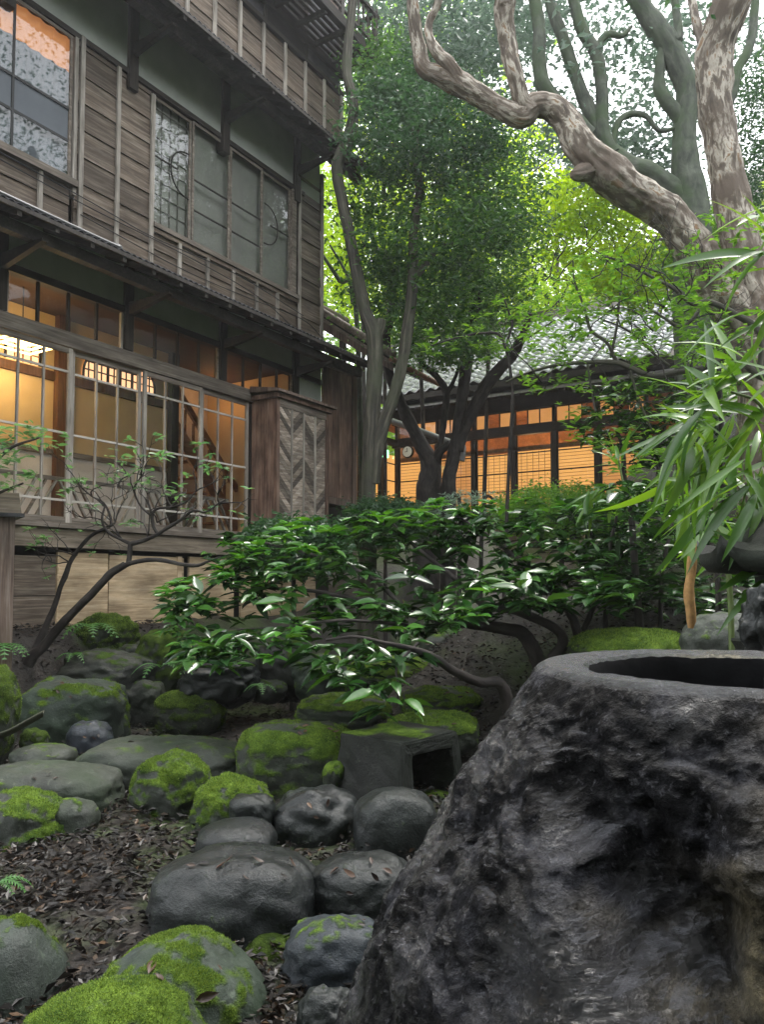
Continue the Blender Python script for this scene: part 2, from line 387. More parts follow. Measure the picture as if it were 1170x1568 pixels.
def basin_mat():
    k = NT('pitted_basin_stone'); c = k.coord('Object', (1, 1, 1))
    g = k.noise(c, 8, 7, .68); f = k.noise(c, 70, 6, .72); gr = k.noise(c, 240, 4, .7); b = k.noise(c, 2.0, 4, .55, .4); w = k.noise(c, 4.3, 5, .6, .3)
    col = k.ramp(g, [(.36, (.003, .003, .0033)), (.5, (.008, .008, .009)), (.66, (.045, .045, .053))])
    sx = k.n('SeparateXYZ'); k.set(sx.inputs[0], k.n('TexCoord').outputs['Object'])
    a = k.math('ADD', k.math('SUBTRACT', sx.outputs[0], k.math('MULTIPLY', k.math('SUBTRACT', sx.outputs[2], 1.2), .35)), k.math('MULTIPLY', b, .9))
    br = k.ramp(a, [(.30, (0, 0, 0)), (.48, (1, 1, 1))])
    brown = k.ramp(g, [(.36, (.010, .0085, .005)), (.5, (.052, .043, .021)), (.64, (.19, .155, .080))])
    col = k.mix(k.ramp(f, [(.57, (0, 0, 0)), (.70, (.8, .8, .8))]), col, (.13, .128, .14))
    col = k.mix(k.math('MULTIPLY', br, .88), col, brown)
    col = k.mix(1.0, col, k.ramp(gr, [(.3, (.45, .45, .45)), (.7, (1.6, 1.6, 1.6))]), 'MULTIPLY')
    wet = k.ramp(w, [(.48, (0, 0, 0)), (.58, (1, 1, 1))])
    wet = k.math('MULTIPLY', wet, k.math('SUBTRACT', 1.0, k.math('MULTIPLY', br, .8)))
    nz = k.n('SeparateXYZ'); k.set(nz.inputs[0], k.n('NewGeometry').outputs['True Normal'])
    wet = k.math('MAXIMUM', wet, k.ramp(nz.outputs[2], [(.6, (0, 0, 0)), (.92, (1, 1, 1))]))      # a film of water lies on the flat top
    col = k.mix(k.math('MULTIPLY', k.ramp(nz.outputs[2], [(.80, (0, 0, 0)), (.96, (1, 1, 1))]), .7), col, k.ramp(f, [(.3, (.045, .046, .052)), (.7, (.15, .152, .17))]))      # worn rim, its wet reflection painted in as paler colour
    rg = k.math('SUBTRACT', .48, k.math('MULTIPLY', wet, .32)); sp = k.math('ADD', .07, k.math('MULTIPLY', wet, .75))
    vo = k.n('TexVoronoi', {'Scale': 60.0}); k.set(vo.inputs['Vector'], c)
    pits = k.ramp(vo.outputs[0], [(.0, (0, 0, 0)), (.35, (1, 1, 1))])
    h = k.math('ADD', k.math('ADD', k.math('MULTIPLY', g, .4), k.math('MULTIPLY', f, .55)), k.math('ADD', k.math('MULTIPLY', pits, .10), k.math('MULTIPLY', gr, .10)))
    k.bsdf(col, rg, k.bump(h, 1.0, .035), sp); return k.m
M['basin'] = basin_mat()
M['bowl'] = plain('black_wet_bowl', (.004, .004, .0045), .85, .06, nscale=30, var=.5, bump=.2)

def soil_mat():
    k = NT('dark_wet_soil'); c = k.coord('Object', (1, 1, 1)); g = k.noise(c, 6, 6, .65); f = k.noise(c, 40, 5, .7); b = k.noise(c, .9, 4, .6)
    col = k.ramp(g, [(.3, (.010, .008, .007)), (.6, (.028, .022, .018)), (.8, (.055, .045, .036))])
    col = k.mix(k.ramp(b, [(.50, (0, 0, 0)), (.62, (.8, .8, .8))]), col, k.mix(f, (.02, .04, .01), (.07, .11, .02)))
    rg = k.ramp(g, [(.3, (.4, .4, .4)), (.7, (.8, .8, .8))])
    k.bsdf(col, rg, k.bump(k.math('ADD', g, k.math('MULTIPLY', f, .5)), .9, .04), .4); return k.m
M['soil'] = soil_mat()
def water_mat():
    k = NT('still_water'); k.bsdf((.004, .005, .005), .02, None, .5); return k.m
M['water'] = water_mat()

# ------------------------------------------------------------------ ground
def build_ground():
    def axis(lo, hi, dlo, dhi, fine, n_out):
        a = np.arange(dlo, dhi + 1e-6, fine)
        l = dlo - np.geomspace(fine, dlo - lo, n_out)[::-1]; r = dhi + np.geomspace(fine, hi - dhi, n_out)
        return np.concatenate([l, a, r])
    xs = axis(-90, 90, -4, 4.5, .05, 26); ys = axis(-40, 120, 1.2, 10, .05, 26)
    X, Y = np.meshgrid(xs, ys); x = X.ravel(); y = Y.ravel()
    P = np.stack([x, y, np.zeros_like(x)], 1)
    z = ground(x, y) + .05 * fbm(P * 1.1, 3) + .018 * fbm(P * 7, 3)
    nx, ny = len(xs), len(ys)
    i = np.arange(nx * ny).reshape(ny, nx)
    f = np.stack([i[:-1, :-1].ravel(), i[:-1, 1:].ravel(), i[1:, 1:].ravel(), i[1:, :-1].ravel()], 1)
    ob('ground', np_mesh('ground', np.stack([x, y, z], 1), [f], None, True), M['soil'], kind='structure')
build_ground()

# ------------------------------------------------------------------ main house
WY = 6.8                                   # y' of the house front
HB = (6.5, WY, -.6)
house = thing('wooden_house', 'dark weathered three storey timber house with glazed ground floor lit from inside', 'house', fw(*HB), ROTZ)
def hp(name, mb, m, parent=None, label=None, kind=None, smooth=False):
    return ob(name, mb.mesh(name, HB, smooth), M[m] if isinstance(m, str) else m, parent or house, kind, label)
def hbox(name, m, *a, parent=None, label=None): return hp(name, MB().box(*a), m, parent, label)
rng = random.Random(3)

S0, S1 = 2.2, 9.2
# foundation: boards leaning against the footing
hbox('footing', 'deep', S0, 9.6, WY + .12, WY + .3, -.75, .36)
for a, b, z1 in ((3.4, 3.95, .24), (3.97, 4.34, .26), (4.36, 4.80, .265), (4.825, 5.42, .31), (5.44, 6.40, .30), (6.47, 6.50, .30), (6.595, 7.36, .315), (7.5, 8.3, .22), (8.35, 9.1, .25)):
    dz = rng.uniform(-.02, .02)
    if a == 4.36:
        hbox('foundation_board', 'board', a, b, WY + .005, WY + .035, -.12, z1); hbox('foundation_board', 'board', a, b, WY + .008, WY + .04, -.44, -.13)
    else: hp('foundation_board', MB().hexa([(a, WY, -.46 + dz), (b, WY - .01, -.46), (b, WY + .03, -.46), (a, WY + .03, -.46 + dz), (a, WY, z1), (b, WY - .004, z1 + dz * .5), (b, WY + .03, z1 + dz * .5), (a, WY + .03, z1)]), 'panel')
for a, b in ((6.40, 6.465), (4.81, 4.825)): hbox('foundation_batten', 'panel', a, b, WY - .012, WY + .02, -.46, .31)
hbox('foundation_kerb', 'st_flat', S0, 9.6, WY - .16, WY + .05, -.62, -.49)
hbox('foundation_ledge', 'rail', S0, 9.6, WY - .05, WY + .02, -.485, -.455)
hbox('sill_beam', 'sill', S0, 9.2, WY - .06, WY + .10, .355, .545)
hbox('sill_track', 'rail', S0, 7.66, WY - .10, WY + .10, .549, .60)
# ground floor sliding glass doors
EDG = [2.17, 3.085, 4.0, 4.915, 5.83, 6.746, 7.62]
ZB, ZT = .603, 2.385
ROWS = [.83, 1.51, 2.14]
for i in range(6):
    a, b = EDG[i] + .004, EDG[i + 1] - .004; y0 = WY - .04 + (.035 if i % 2 else 0); y1 = y0 + .03
    mb = MB().box(a, a + .045, y0, y1, ZB, ZT).box(b - .045, b, y0, y1, ZB, ZT)
    door = hp('sliding_door', mb, 'stile')
    hbox('top_rail', 'rail', a + .046, b - .046, y0 + .002, y1 - .002, ZT - .055, ZT - .001, parent=door)
    hbox('bottom_rail', 'rail', a + .046, b - .046, y0 + .002, y1 - .002, ZB + .001, ZB + .06, parent=door)
    for z in ROWS: hbox('muntin', 'muntin', a + .046, b - .046, y0 + .003, y1 - .003, z - .011, z + .011, parent=door)
    w = (b - a - .09) / 3; xs = [a + .045 + w, a + .045 + 2 * w]
    for x in xs: hbox('muntin', 'stile', x - .010, x + .010, y0 + .001, y1 - .004, ZB + .062, ZT - .057, parent=door)
    zz = [ZB + .06] + ROWS + [ZT - .055]; xx = [a + .045] + xs + [b - .045]
    for r in range(4):
        for c in range(3):
            hbox('glass_pane', 'glass', xx[c] + .002, xx[c + 1] - .002, y0 + .013, y0 + .017, zz[r] + .002, zz[r + 1] - .002, parent=door)
# lintel, transoms, posts
hbox('lintel_beam', 'rail', S0, 9.2, WY - .055, WY + .06, 2.392, 2.545)
hbox('transom_head', 'dark', S0, 9.2, WY - .045, WY + .06, 2.955, 3.03)
POSTS = [2.64, 4.12, 5.6, 7.08, 8.56]
for p in POSTS: hbox('post', 'dark_v', p - .055, p + .055, WY - .065, WY + .05, 2.55, 3.60)
for p0, p1 in zip(POSTS[:-1], POSTS[1:]):
    a, b = p0 + .058, p1 - .058; w = (b - a) / 4
    fr = MB().box(a, a + .03, WY - .03, WY, 2.55, 2.95).box(b - .03, b, WY - .03, WY, 2.55, 2.95)
    tw = hp('transom_window', fr, 'stile' if p0 < 5 else 'rail')
    for j in range(1, 4): hbox('mullion', 'dark_v', a + j * w - .014, a + j * w + .014, WY - .032, WY - .002, 2.551, 2.949, parent=tw)
    for j in range(4): hbox('glass_pane', 'glass', a + j * w + .014 + (.016 if j == 0 else 0), a + (j + 1) * w - .014 - (.016 if j == 3 else 0), WY - .018, WY - .014, 2.552, 2.948, parent=tw)
    hbox('plaster_panel', 'plaster', p0 + .056, p1 - .056, WY - .02, WY + .04, 3.032, 3.6)
hbox('plaster_panel', 'plaster', 8.62, 9.2, WY - .02, WY + .04, 2.55, 3.6)
# wall beside the glass doors, at the corner
hbox('corner_wall', 'dark_v', 7.66, 9.2, WY - .01, WY + .05, .55, 2.39)
# interior of the ground floor
hbox('room_wall', 'ochre', 1.6, 7.45, 8.0, 8.1, 1.56, 3.15)
hbox('wainscot', 'wain', 1.6, 7.45, 7.985, 8.1, .6, 1.54)
hbox('wainscot_rail', 'rail', 1.6, 7.45, 7.96, 7.985, 1.50, 1.56)
hbox('picture_rail', 'pillar', 1.6, 7.30, 7.955, 7.998, 2.37, 2.475)
for a, b, m in ((5.55, 5.70, 'pillar'), (7.30, 7.43, 'dark_v'), (3.6, 3.74, 'pillar')): hbox('inner_pillar', m, a, b, 7.90, 7.984, .6, 3.15)
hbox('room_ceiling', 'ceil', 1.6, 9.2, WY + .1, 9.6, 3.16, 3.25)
hbox('room_floor', 'orange', 1.6, 9.2, WY + .1, 9.6, .5, .6)
hbox('room_end_wall', 'ochre', 1.5, 1.6, WY + .1, 8.1, .5, 3.2)
# low lattice of slanting slats behind the glass
lat = hp('slat_railing', MB().box(1.7, 7.5, 7.02, 7.05, 1.06, 1.10), 'rail')
x = 1.8; k = 0
while x < 7.35:
    up = (k // 3) % 2
    hp('slat', MB().bar((x + (0 if up else .26), 7.035, .61), (x + (.26 if up else 0), 7.035, 1.06), .02, .035, (0, 1, 0)), 'batten' if k % 4 else 'rail', lat)
    x += .115 if (k + 1) % 3 else .30; k += 1
# fan shaped lattice transom in the room wall
def fan():
    cx, cz, R, H = 6.50, 2.50, .56, .40
    pts = [(cx + R * math.cos(t), 7.97, cz + H * math.sin(t) ** .6) for t in np.linspace(0, math.pi, 25)]
    fr = hp('lattice_window', MB().tube(pts, .016, 6).bar((cx - R, 7.97, cz), (cx + R, 7.97, cz), .03, .03), 'dark')
    hp('paper', MB().add([(p[0], 7.992, p[2]) for p in pts] + [(p[0], 7.998, p[2]) for p in pts], None, [(0, i, i + 1) for i in range(1, 24)] + [(25, 26 + i, 25 + i) for i in range(1, 24)]), 'bulb2', fr)
    for i in range(-5, 6):
        xx = cx + i * .095; h = H * max(0, 1 - ((xx - cx) / R) ** 2) ** .3
        if i % 2: hp('lattice_bar', MB().box(xx - .006, xx + .006, 7.975, 7.99, cz + .015, cz + h), 'dark', fr)
        else: hp('lattice_bar', MB().box(xx - .016, xx + .016, 7.972, 7.99, cz + .015, cz + h), 'dark', fr)
    for z in (.12, .22, .30):
        w = R * max(0, 1 - (z / H) ** 3.3) ** .5
        hp('lattice_bar', MB().box(cx - w, cx + w, 7.974, 7.989, cz + z - .007, cz + z + .007), 'dark', fr)
fan()
# square lattice window further left
sw = hp('lattice_window', MB().box(4.93, 4.95, 7.965, 7.99, 2.5, 2.86).box(5.35, 5.37, 7.965, 7.99, 2.5, 2.86).box(4.93, 5.37, 7.966, 7.989, 2.86, 2.88), 'dark')
hbox('paper', 'bulb2', 4.95, 5.35, 7.99, 7.998, 2.5, 2.86, parent=sw)
for xx in (5.05, 5.15, 5.25): hbox('lattice_bar', 'orange', xx - .006, xx + .006, 7.972, 7.988, 2.5, 2.86, parent=sw)
for zz in (2.6, 2.7, 2.79): hbox('lattice_bar', 'orange', 4.951, 5.349, 7.974, 7.987, zz - .006, zz + .006, parent=sw)
# stairwell at the right end of the ground floor
hbox('stair_wall', 'wain', 7.46, 10.4, 8.9, 9.0, .6, 3.2)
hbox('stair_side', 'ochre', 8.98, 9.06, WY + .1, 8.9, .6, 3.2)
st = hp('staircase', MB().bar((7.45, 8.25, 3.05), (9.0, 8.25, 1.45), .05, .09).bar((7.45, 8.25, 2.45), (9.0, 8.25, .85), .05, .22), 'orange')
for i in range(9):
    xx = 7.55 + i * .165; hp('baluster', MB().box(xx - .015, xx + .015, 8.235, 8.265, 2.38 - (xx - 7.45) * 1.032, 2.95 - (xx - 7.45) * 1.032), 'orange', st)
for i in range(7):
    xx = 7.55 + i * .21; zz = 2.36 - (xx - 7.45) * 1.032; hbox('tread', 'orange', xx, xx + .24, 8.28, 8.86, zz - .03, zz, parent=st)

# lean-to eaves (pent roofs) of corrugated iron
def pent(zedge, ywall, yedge, s0, s1, zwall, zpur, seed):
    r = random.Random(seed)
    n = int((s1 - s0) / .019); xs = np.linspace(s0, s1, n); ph = (xs - s0) / .076 * 2 * math.pi
    V = []
    for t in (0, 1):
        for x_, p_ in zip(xs, ph): V.append((x_, yedge if t == 0 else ywall, (zedge if t == 0 else zwall) + .010 * math.sin(p_)))
    V2 = [(a, b, c - .006) for a, b, c in V]
    F4 = [(i, i + 1, n + i + 1, n + i) for i in range(n - 1)] + [(2 * n + i + 1, 2 * n + i, 3 * n + i, 3 * n + i + 1) for i in range(n - 1)] + [(i + 1, i, 2 * n + i, 2 * n + i + 1) for i in range(n - 1)]
    roof = hp('pent_roof', MB().add(V + V2, F4), 'iron')
    sl = (zwall - zedge) / (ywall - yedge)
    z = lambda y: zedge + (y - yedge) * sl - .03
    # soffit boards above the rafters, running along the eave
    for j in range(4):
        ya = yedge + .03 + j * (ywall - yedge - .03) / 4; yb = ya + (ywall - yedge - .03) / 4 - .006
        hp('soffit_board', MB().hexa([(s0 + .01, ya, z(ya) - .012), (s1 - .01, ya, z(ya) - .012), (s1 - .01, yb, z(yb) - .012), (s0 + .01, yb, z(yb) - .012), (s0 + .01, ya, z(ya)), (s1 - .01, ya, z(ya)), (s1 - .01, yb, z(yb)), (s0 + .01, yb, z(yb))]), 'eave', roof)
    x_ = s0 + .12
    while x_ < s1 - .02:
        hp('rafter', MB().hexa([(x_, yedge + .02, z(yedge) - .07), (x_ + .045, yedge + .02, z(yedge) - .07), (x_ + .045, ywall - .02, z(ywall) - .085), (x_, ywall - .02, z(ywall) - .085), (x_, yedge + .02, z(yedge) - .014), (x_ + .045, yedge + .02, z(yedge) - .014), (x_ + .045, ywall - .02, z(ywall) - .02), (x_, ywall - .02, z(ywall) - .02)]), 'eave', roof)
        x_ += .37
    hbox('eave_batten', 'eave', s0, s1, yedge - .004, yedge + .024, zedge - .055, zedge - .018, parent=roof)
    hbox('purlin', 'eave', s0 + .1, s1 - .15, yedge + .22, yedge + .31, zpur, zpur + .11, parent=roof)
    for p in POSTS:
        hp('bracket', MB().hexa([(p - .028, yedge + .10, zpur - .03), (p + .028, yedge + .10, zpur - .03), (p + .028, ywall - .06, zpur - .14), (p - .028, ywall - .06, zpur - .14), (p - .028, yedge + .10, zpur - .004), (p + .028, yedge + .10, zpur - .004), (p + .028, ywall - .06, zpur - .004), (p - .028, ywall - .06, zpur - .004)]), 'dark', roof)
    return roof
pent(3.235, WY - .02, 6.0, S0, 9.62, 3.58, 3.075, 1)
pent(6.165, WY - .02, 6.0, S0, 9.62, 6.56, 6.02, 2)
hp('drain_pipe', MB().tube(spline([fw(0, 0, 0) * 0 + Vector(p) for p in ((S0, 6.03, 3.275), (3.5, 6.03, 3.27), (4.78, 6.03, 3.262), (4.86, 6.08, 3.30), (4.93, 6.6, 3.52))], 5), .014, 8), 'pipe', smooth=True)

# second storey: board cladding between battens, two windows
def clap(s0, s1, z0, z1, h=.29, y=WY, m='board', off=0.0):
    z = z0
    while z < z1 - .02:
        t = min(z + h, z1)
        hp('clapboard', MB().hexa([(s0, y - .026, z + .003), (s1, y - .026, z + .003), (s1, y + .02, z + .003), (s0, y + .02, z + .003), (s0, y - .008, t + .012), (s1, y - .008, t + .012), (s1, y + .02, t + .012), (s0, y + .02, t + .012)]), m)
        z = t
def batten(s, z0, z1, w=.045, y=WY, m='batten'): hbox('batten', m, s - w / 2, s + w / 2, y - .055, y - .027, z0, z1)
BT = [4.961, 5.42, 5.894]
clap(2.2, 4.84, 3.57, 4.12)
for s in (2.64, 3.1, 3.56, 4.02, 4.50): batten(s, 3.57, 4.09)
clap(4.90, 5.42, 3.57, 5.66); clap(5.42, 5.894, 3.57, 5.66)
batten(4.955, 3.5, 5.72, .05); batten(5.42, 3.5, 5.66); batten(5.90, 3.5, 5.62, .05)
hbox('post', 'batten', 4.86, 4.90, WY - .05, WY + .02, 3.98, 5.66)
clap(5.92, 8.60, 3.57, 4.09, .26)
for s in (6.334, 6.797, 7.253, 7.707, 8.142): batten(s, 3.55, 4.03)
batten(8.64, 3.5, 5.75, .04)
clap(8.66, 9.18, 3.57, 6.05); hbox('corner_post', 'batten', 9.17, 9.215, WY - .05, WY + .05, 3.5, 6.2)
hbox('head_rail', 'dark', S0, 8.75, WY - .045, WY + .02, 5.662, 5.72)
for p0, p1 in zip([2.2] + POSTS, POSTS + [9.2]): hbox('plaster_panel', 'plaster', p0 + .056, p1 - .056, WY - .02, WY + .04, 5.722, 6.56)
for p in POSTS: hbox('post', 'dark_v', p - .06, p + .06, WY - .07, WY + .05, 5.50, 6.56)
# right window of four sashes
hbox('window_sill', 'rail', 5.92, 8.60, WY - .075, WY + .03, 4.07, 4.125)
hbox('window_sill', 'board', 5.92, 8.60, WY - .05, WY + .03, 4.02, 4.066)
WE = [5.925, 6.538, 7.203, 7.841, 8.47]
def arc(cx, side):
    pts = [(cx + side * .30 * math.sin(t) ** .8, WY - .012, 4.92 - .28 * math.cos(t)) for t in np.linspace(0.02, math.pi - .02, 15)]
    return MB().tube(pts, .009, 6)
for i in range(4):
    a, b = WE[i] + .003, WE[i + 1] - .003; y0 = WY - .02 + (.022 if i in (0, 3) else 0)
    mb = MB().box(a, a + .03, y0, y0 + .02, 4.13, 5.655).box(b - .03, b, y0, y0 + .02, 4.13, 5.655).box(a + .03, b - .03, y0 + .001, y0 + .019, 4.13, 4.165).box(a + .03, b - .03, y0 + .001, y0 + .019, 5.62, 5.655)
    sash = hp('sash_window', mb, 'rail')
    for j, z in enumerate([4.55, 4.93] if i in (1, 2) else [4.95]):
        if i in (1, 2) or i == 0: hbox('muntin', 'dark', a + .031, (b - .031) if i else a + .40, y0 + .004, y0 + .016, z - .009, z + .009, parent=sash)
        else: hbox('muntin', 'dark', a + .20, b - .031, y0 + .004, y0 + .016, z - .009, z + .009, parent=sash)
    hbox('glass_pane', 'glass_up', a + .031, b - .031, y0 + .008, y0 + .012, 4.166, 5.619, parent=sash)
    if i == 0: hp('curved_bar', arc(b - .03, -1), 'dark', sash)
    if i == 3: hp('curved_bar', arc(a + .03, 1), 'dark', sash)
hbox('sash_jamb', 'rail', 8.475, 8.56, WY - .04, WY + .03, 4.126, 5.66)
hbox('paper_screen', 'screen', 5.9, 8.5, WY + .075, WY + .08, 4.0, 5.8)
for s in np.arange(6.0, 6.54, .13): hbox('screen_bar', 'shoji_bar', s - .006, s + .006, WY + .060, WY + .074, 4.1, 5.7)
for z in np.arange(4.2, 5.7, .17): hbox('screen_bar', 'shoji_bar', 5.9, 6.53, WY + .061, WY + .073, z - .005, z + .005)
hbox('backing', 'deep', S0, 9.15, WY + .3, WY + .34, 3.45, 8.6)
# left window with orange curtain
hbox('window_sill', 'rail', 2.2, 4.90, WY - .085, WY + .03, 4.06, 4.13)
for a, b in ((2.3, 3.56), (3.56, 4.845)):
    y0 = WY - .03
    mb = MB().box(a, a + .03, y0, y0 + .02, 4.135, 5.655).box(b - .03, b, y0, y0 + .02, 4.135, 5.655).box(a + .03, b - .03, y0 + .001, y0 + .019, 4.135, 4.17).box(a + .03, b - .03, y0 + .001, y0 + .019, 5.62, 5.655)
    sash = hp('sash_window', mb, 'rail')
    for z in (4.53, 4.87): hbox('muntin', 'cable', a + .031, b - .031, y0 + .003, y0 + .017, z - .013, z + .013, parent=sash)
    hbox('muntin', 'cable', (a + b) / 2 - .012, (a + b) / 2 + .012, y0 + .002, y0 + .018, 4.17, 5.62, parent=sash)
    hbox('frosted_pane', 'curtain_grey', a + .031, b - .031, y0 + .0185, y0 + .0215, 4.545, 4.855, parent=sash)
    hbox('glass_pane', 'glass_up', a + .031, b - .031, y0 + .008, y0 + .012, 4.884, 5.619, parent=sash)
    hbox('glass_pane', 'glass_up', a + .031, b - .031, y0 + .008, y0 + .012, 4.171, 4.516, parent=sash)
def curtain(z0, z1, m):
    xs = np.arange(2.25, 4.86, .012); y = WY + .02 + .025 * np.abs(np.sin(xs / .15 * math.pi)); n = len(xs)
    V = [(a, b, z) for z in (z0, z1) for a, b in zip(xs, y)] + [(a, b + .004, z) for z in (z0, z1) for a, b in zip(xs, y)]
    return hp('curtain', MB().add(V, [(i, i + 1, n + i + 1, n + i) for i in range(n - 1)] + [(2 * n + i + 1, 2 * n + i, 3 * n + i, 3 * n + i + 1) for i in range(n - 1)]), m)
curtain(5.30, 5.65, 'curtain'); curtain(4.1, 5.295, 'curtain_grey')
# third storey
T0, T1 = 2.2, 9.69
clap(T0, T1, 6.52, 7.70, .30)
s = T1 - .47 * 15
while s < T1 - .1:
    batten(s, 6.5, 7.70, .05); s += .47
hbox('corner_post', 'batten', T1 - .02, T1 + .03, WY - .05, WY + .05, 6.5, 7.75)
hbox('sill_rail', 'dark', T0, T1 + .03, WY - .07, WY + .05, 7.702, 7.76)
for i in range(8):
    a = T1 - (i + 1) * .92; hbox('shutter_panel', 'deep' if i % 2 else 'iron', a + .01, a + .91, WY - .02, WY + .02, 7.765, 8.9)
    hbox('shutter_stile', 'dark_v', a - .03, a + .03, WY - .05, WY - .021, 7.765, 8.9)
# balcony with slatted floor
bal = hp('balcony', MB().box(6.6, 9.75, 6.12, 6.18, 8.06, 8.20).box(9.69, 9.75, 6.181, 7.4, 8.06, 8.20).box(6.6, 9.75, 6.72, 6.78, 7.98, 8.10), 'dark')
s = 6.6
while s < 9.66:
    hbox('joist', 'dark', s, s + .05, 6.181, 6.719, 8.03, 8.10, parent=bal); s += .46
for j in range(6):
    y = 6.20 + j * .092; hbox('floor_slat', 'dark', 6.6, 9.68, y, y + .055, 8.104, 8.13, parent=bal)
hbox('handrail', 'eave', 6.6, 9.80, 6.115, 6.185, 8.78, 8.83, parent=bal)
hbox('handrail', 'eave', 9.685, 9.755, 6.19, 7.4, 8.781, 8.829, parent=bal)
hbox('lower_rail', 'eave', 6.6, 9.75, 6.13, 6.17, 8.30, 8.335, parent=bal)
hbox('lower_rail', 'eave', 9.70, 9.74, 6.19, 7.4, 8.301, 8.334, parent=bal)
s = 6.65
while s < 9.72:
    hbox('baluster', 'eave', s - .012, s + .012, 6.138, 6.162, 8.336, 8.779, parent=bal); s += .13
for y in np.arange(6.26, 7.4, .13): hbox('baluster', 'eave', 9.708, 9.732, y - .012, y + .012, 8.335, 8.78, parent=bal)
for s in (6.9, 7.85, 8.8, 9.72): hbox('railing_post', 'eave', s - .03, s + .03, 6.12, 6.18, 8.201, 8.90, parent=bal)
# shutter box with herringbone front
SB0, SB1, SBY = 7.66, 8.78, 6.35
sbx = hp('shutter_box', MB().box(SB0, SB0 + .03, SBY + .04, WY - .02, .50, 2.40).box(SB1 - .03, SB1, SBY + .04, WY - .02, .5, 2.4), 'boxside')
hbox('corner_post', 'boxside', SB0 - .012, SB0 + .045, SBY - .012, SBY + .039, .5, 2.40, parent=sbx)
hbox('corner_post', 'boxside', SB1 - .045, SB1 + .012, SBY - .012, SBY + .039, .5, 2.40, parent=sbx)
hbox('front_rail', 'slat', SB0 + .046, SB1 - .046, SBY - .008, SBY + .038, 2.30, 2.40, parent=sbx)
hbox('backboard', 'deep', SB0 + .046, SB1 - .046, SBY + .022, SBY + .04, .5, 2.299, parent=sbx)
cw = (SB1 - SB0 - .092) / 4
def clip_poly(P, a, b):
    for lim, sg in ((a, 1), (b, -1)):
        Q = []
        for i in range(len(P)):
            p, q = P[i], P[(i + 1) % len(P)]
            ip, iq = sg * (p[1] - lim) >= 0, sg * (q[1] - lim) >= 0
            if ip: Q.append(p)
            if ip != iq: t = (lim - p[1]) / (q[1] - p[1]); Q.append((p[0] + (q[0] - p[0]) * t, lim))
        P = Q
        if not P: return P
    return P
for c in range(4):
    a = SB0 + .046 + c * cw; b = a + cw
    hbox('front_batten', 'batten', b - .013, b + .013, SBY - .014, SBY + .021, .5, 2.299, parent=sbx) if c < 3 else None
    up = (1 if c % 2 else -1); rise = .20 * up; z = .2
    while z < 2.5:
        y = SBY + rng.uniform(0, .005)
        P = clip_poly([(a + .014, z), (b - .014, z + rise), (b - .014, z + rise + .088), (a + .014, z + .088)], .5, 2.298)
        if len(P) >= 3:
            n = len(P); V = [(p[0], y, p[1]) for p in P] + [(p[0], SBY + .0215, p[1]) for p in P]
            f3 = [(0, i, i + 1) for i in range(1, n - 1)] + [(n, n + i + 1, n + i) for i in range(1, n - 1)]
            hp('slat', MB().add(V, [(i, n + i, n + (i + 1) % n, (i + 1) % n) for i in range(n)], f3), 'slat', sbx)
        z += .093
hbox('cornice', 'boxside', SB0 - .05, SB1 + .05, SBY - .05, WY - .025, 2.403, 2.46, parent=sbx)
hp('cornice', MB().hexa([(SB0 - .09, SBY - .10, 2.463), (SB1 + .09, SBY - .10, 2.463), (SB1 + .09, WY - .06, 2.50), (SB0 - .09, WY - .06, 2.50), (SB0 - .09, SBY - .10, 2.50), (SB1 + .09, SBY - .10, 2.50), (SB1 + .09, WY - .06, 2.58), (SB0 - .09, WY - .06, 2.58)]), 'board_v', sbx)
# second plank shutter box past the corner
PY = 6.76
pk = hp('plank_shutter_box', MB().box(9.22, 9.98, PY, WY + .4, 1.20, 1.30), 'board_v')
hbox('head_rail', 'board_v', 9.22, 9.98, PY - .01, PY + .03, 3.27, 3.42, parent=pk)
for a, b in ((9.22, 9.46), (9.465, 9.65), (9.655, 9.98)): hbox('plank', 'boxside', a, b, PY, PY + .03, 1.305, 3.265, parent=pk)
hbox('post', 'board_v', 9.985, 10.10, PY - .03, PY + .09, .3, 3.44, parent=pk)
hbox('crawl_wall', 'deep', 8.8, 10.4, WY + .42, WY + .46, .2, 1.3)
hbox('crawl_board', 'panel', 9.55, 9.75, WY + .2, WY + .23, .55, 1.0)
# upper body so that nothing is hollow from the side
hbox('end_wall', 'board_v', 9.12, 9.165, WY + .36, 11.5, -.5, 9.5)
hp('main_roof', MB().hexa([(1.5, 5.9, 10.6), (10.4, 5.9, 10.6), (10.4, 12.5, 12.6), (1.5, 12.5, 12.6), (1.5, 5.9, 10.75), (10.4, 5.9, 10.75), (10.4, 12.5, 12.75), (1.5, 12.5, 12.75)]), 'tile')
hbox('upper_wall', 'board_v', 2.2, T1, WY + .0, WY + .04, 8.905, 10.7)
# cables along the second storey
def cable(pts, lab):
    base = fw(pts[0][0], pts[0][1], pts[0][2])
    P = spline([fw(*p) - base for p in pts], 8)
    o = ob('cable', MB().tube(P, .006, 5).mesh('cable', (0, 0, 0), True), M['cable']); o.location = base
    tag(o, lab, 'cable', 'thin cables along the upper wall')
cable([(2.3, WY - .065, 4.10), (4.9, WY - .07, 3.99), (5.9, WY - .075, 3.93), (7.3, WY - .07, 3.98), (8.7, WY - .07, 3.86)], 'thin black cable just below the upper window sill')
cable([(4.95, WY - .065, 3.80), (6.3, WY - .07, 3.72), (7.4, WY - .07, 3.74), (8.65, WY - .07, 3.80), (9.17, WY - .065, 3.66)], 'lower thin black cable sagging above the corrugated eave')
cable([(3.0, WY - .068, 4.02), (4.9, WY - .073, 3.92), (6.4, WY - .078, 3.90), (7.7, WY - .073, 3.82), (8.65, WY - .068, 3.56)], 'middle thin cable crossing the pale battens below the upper windows')
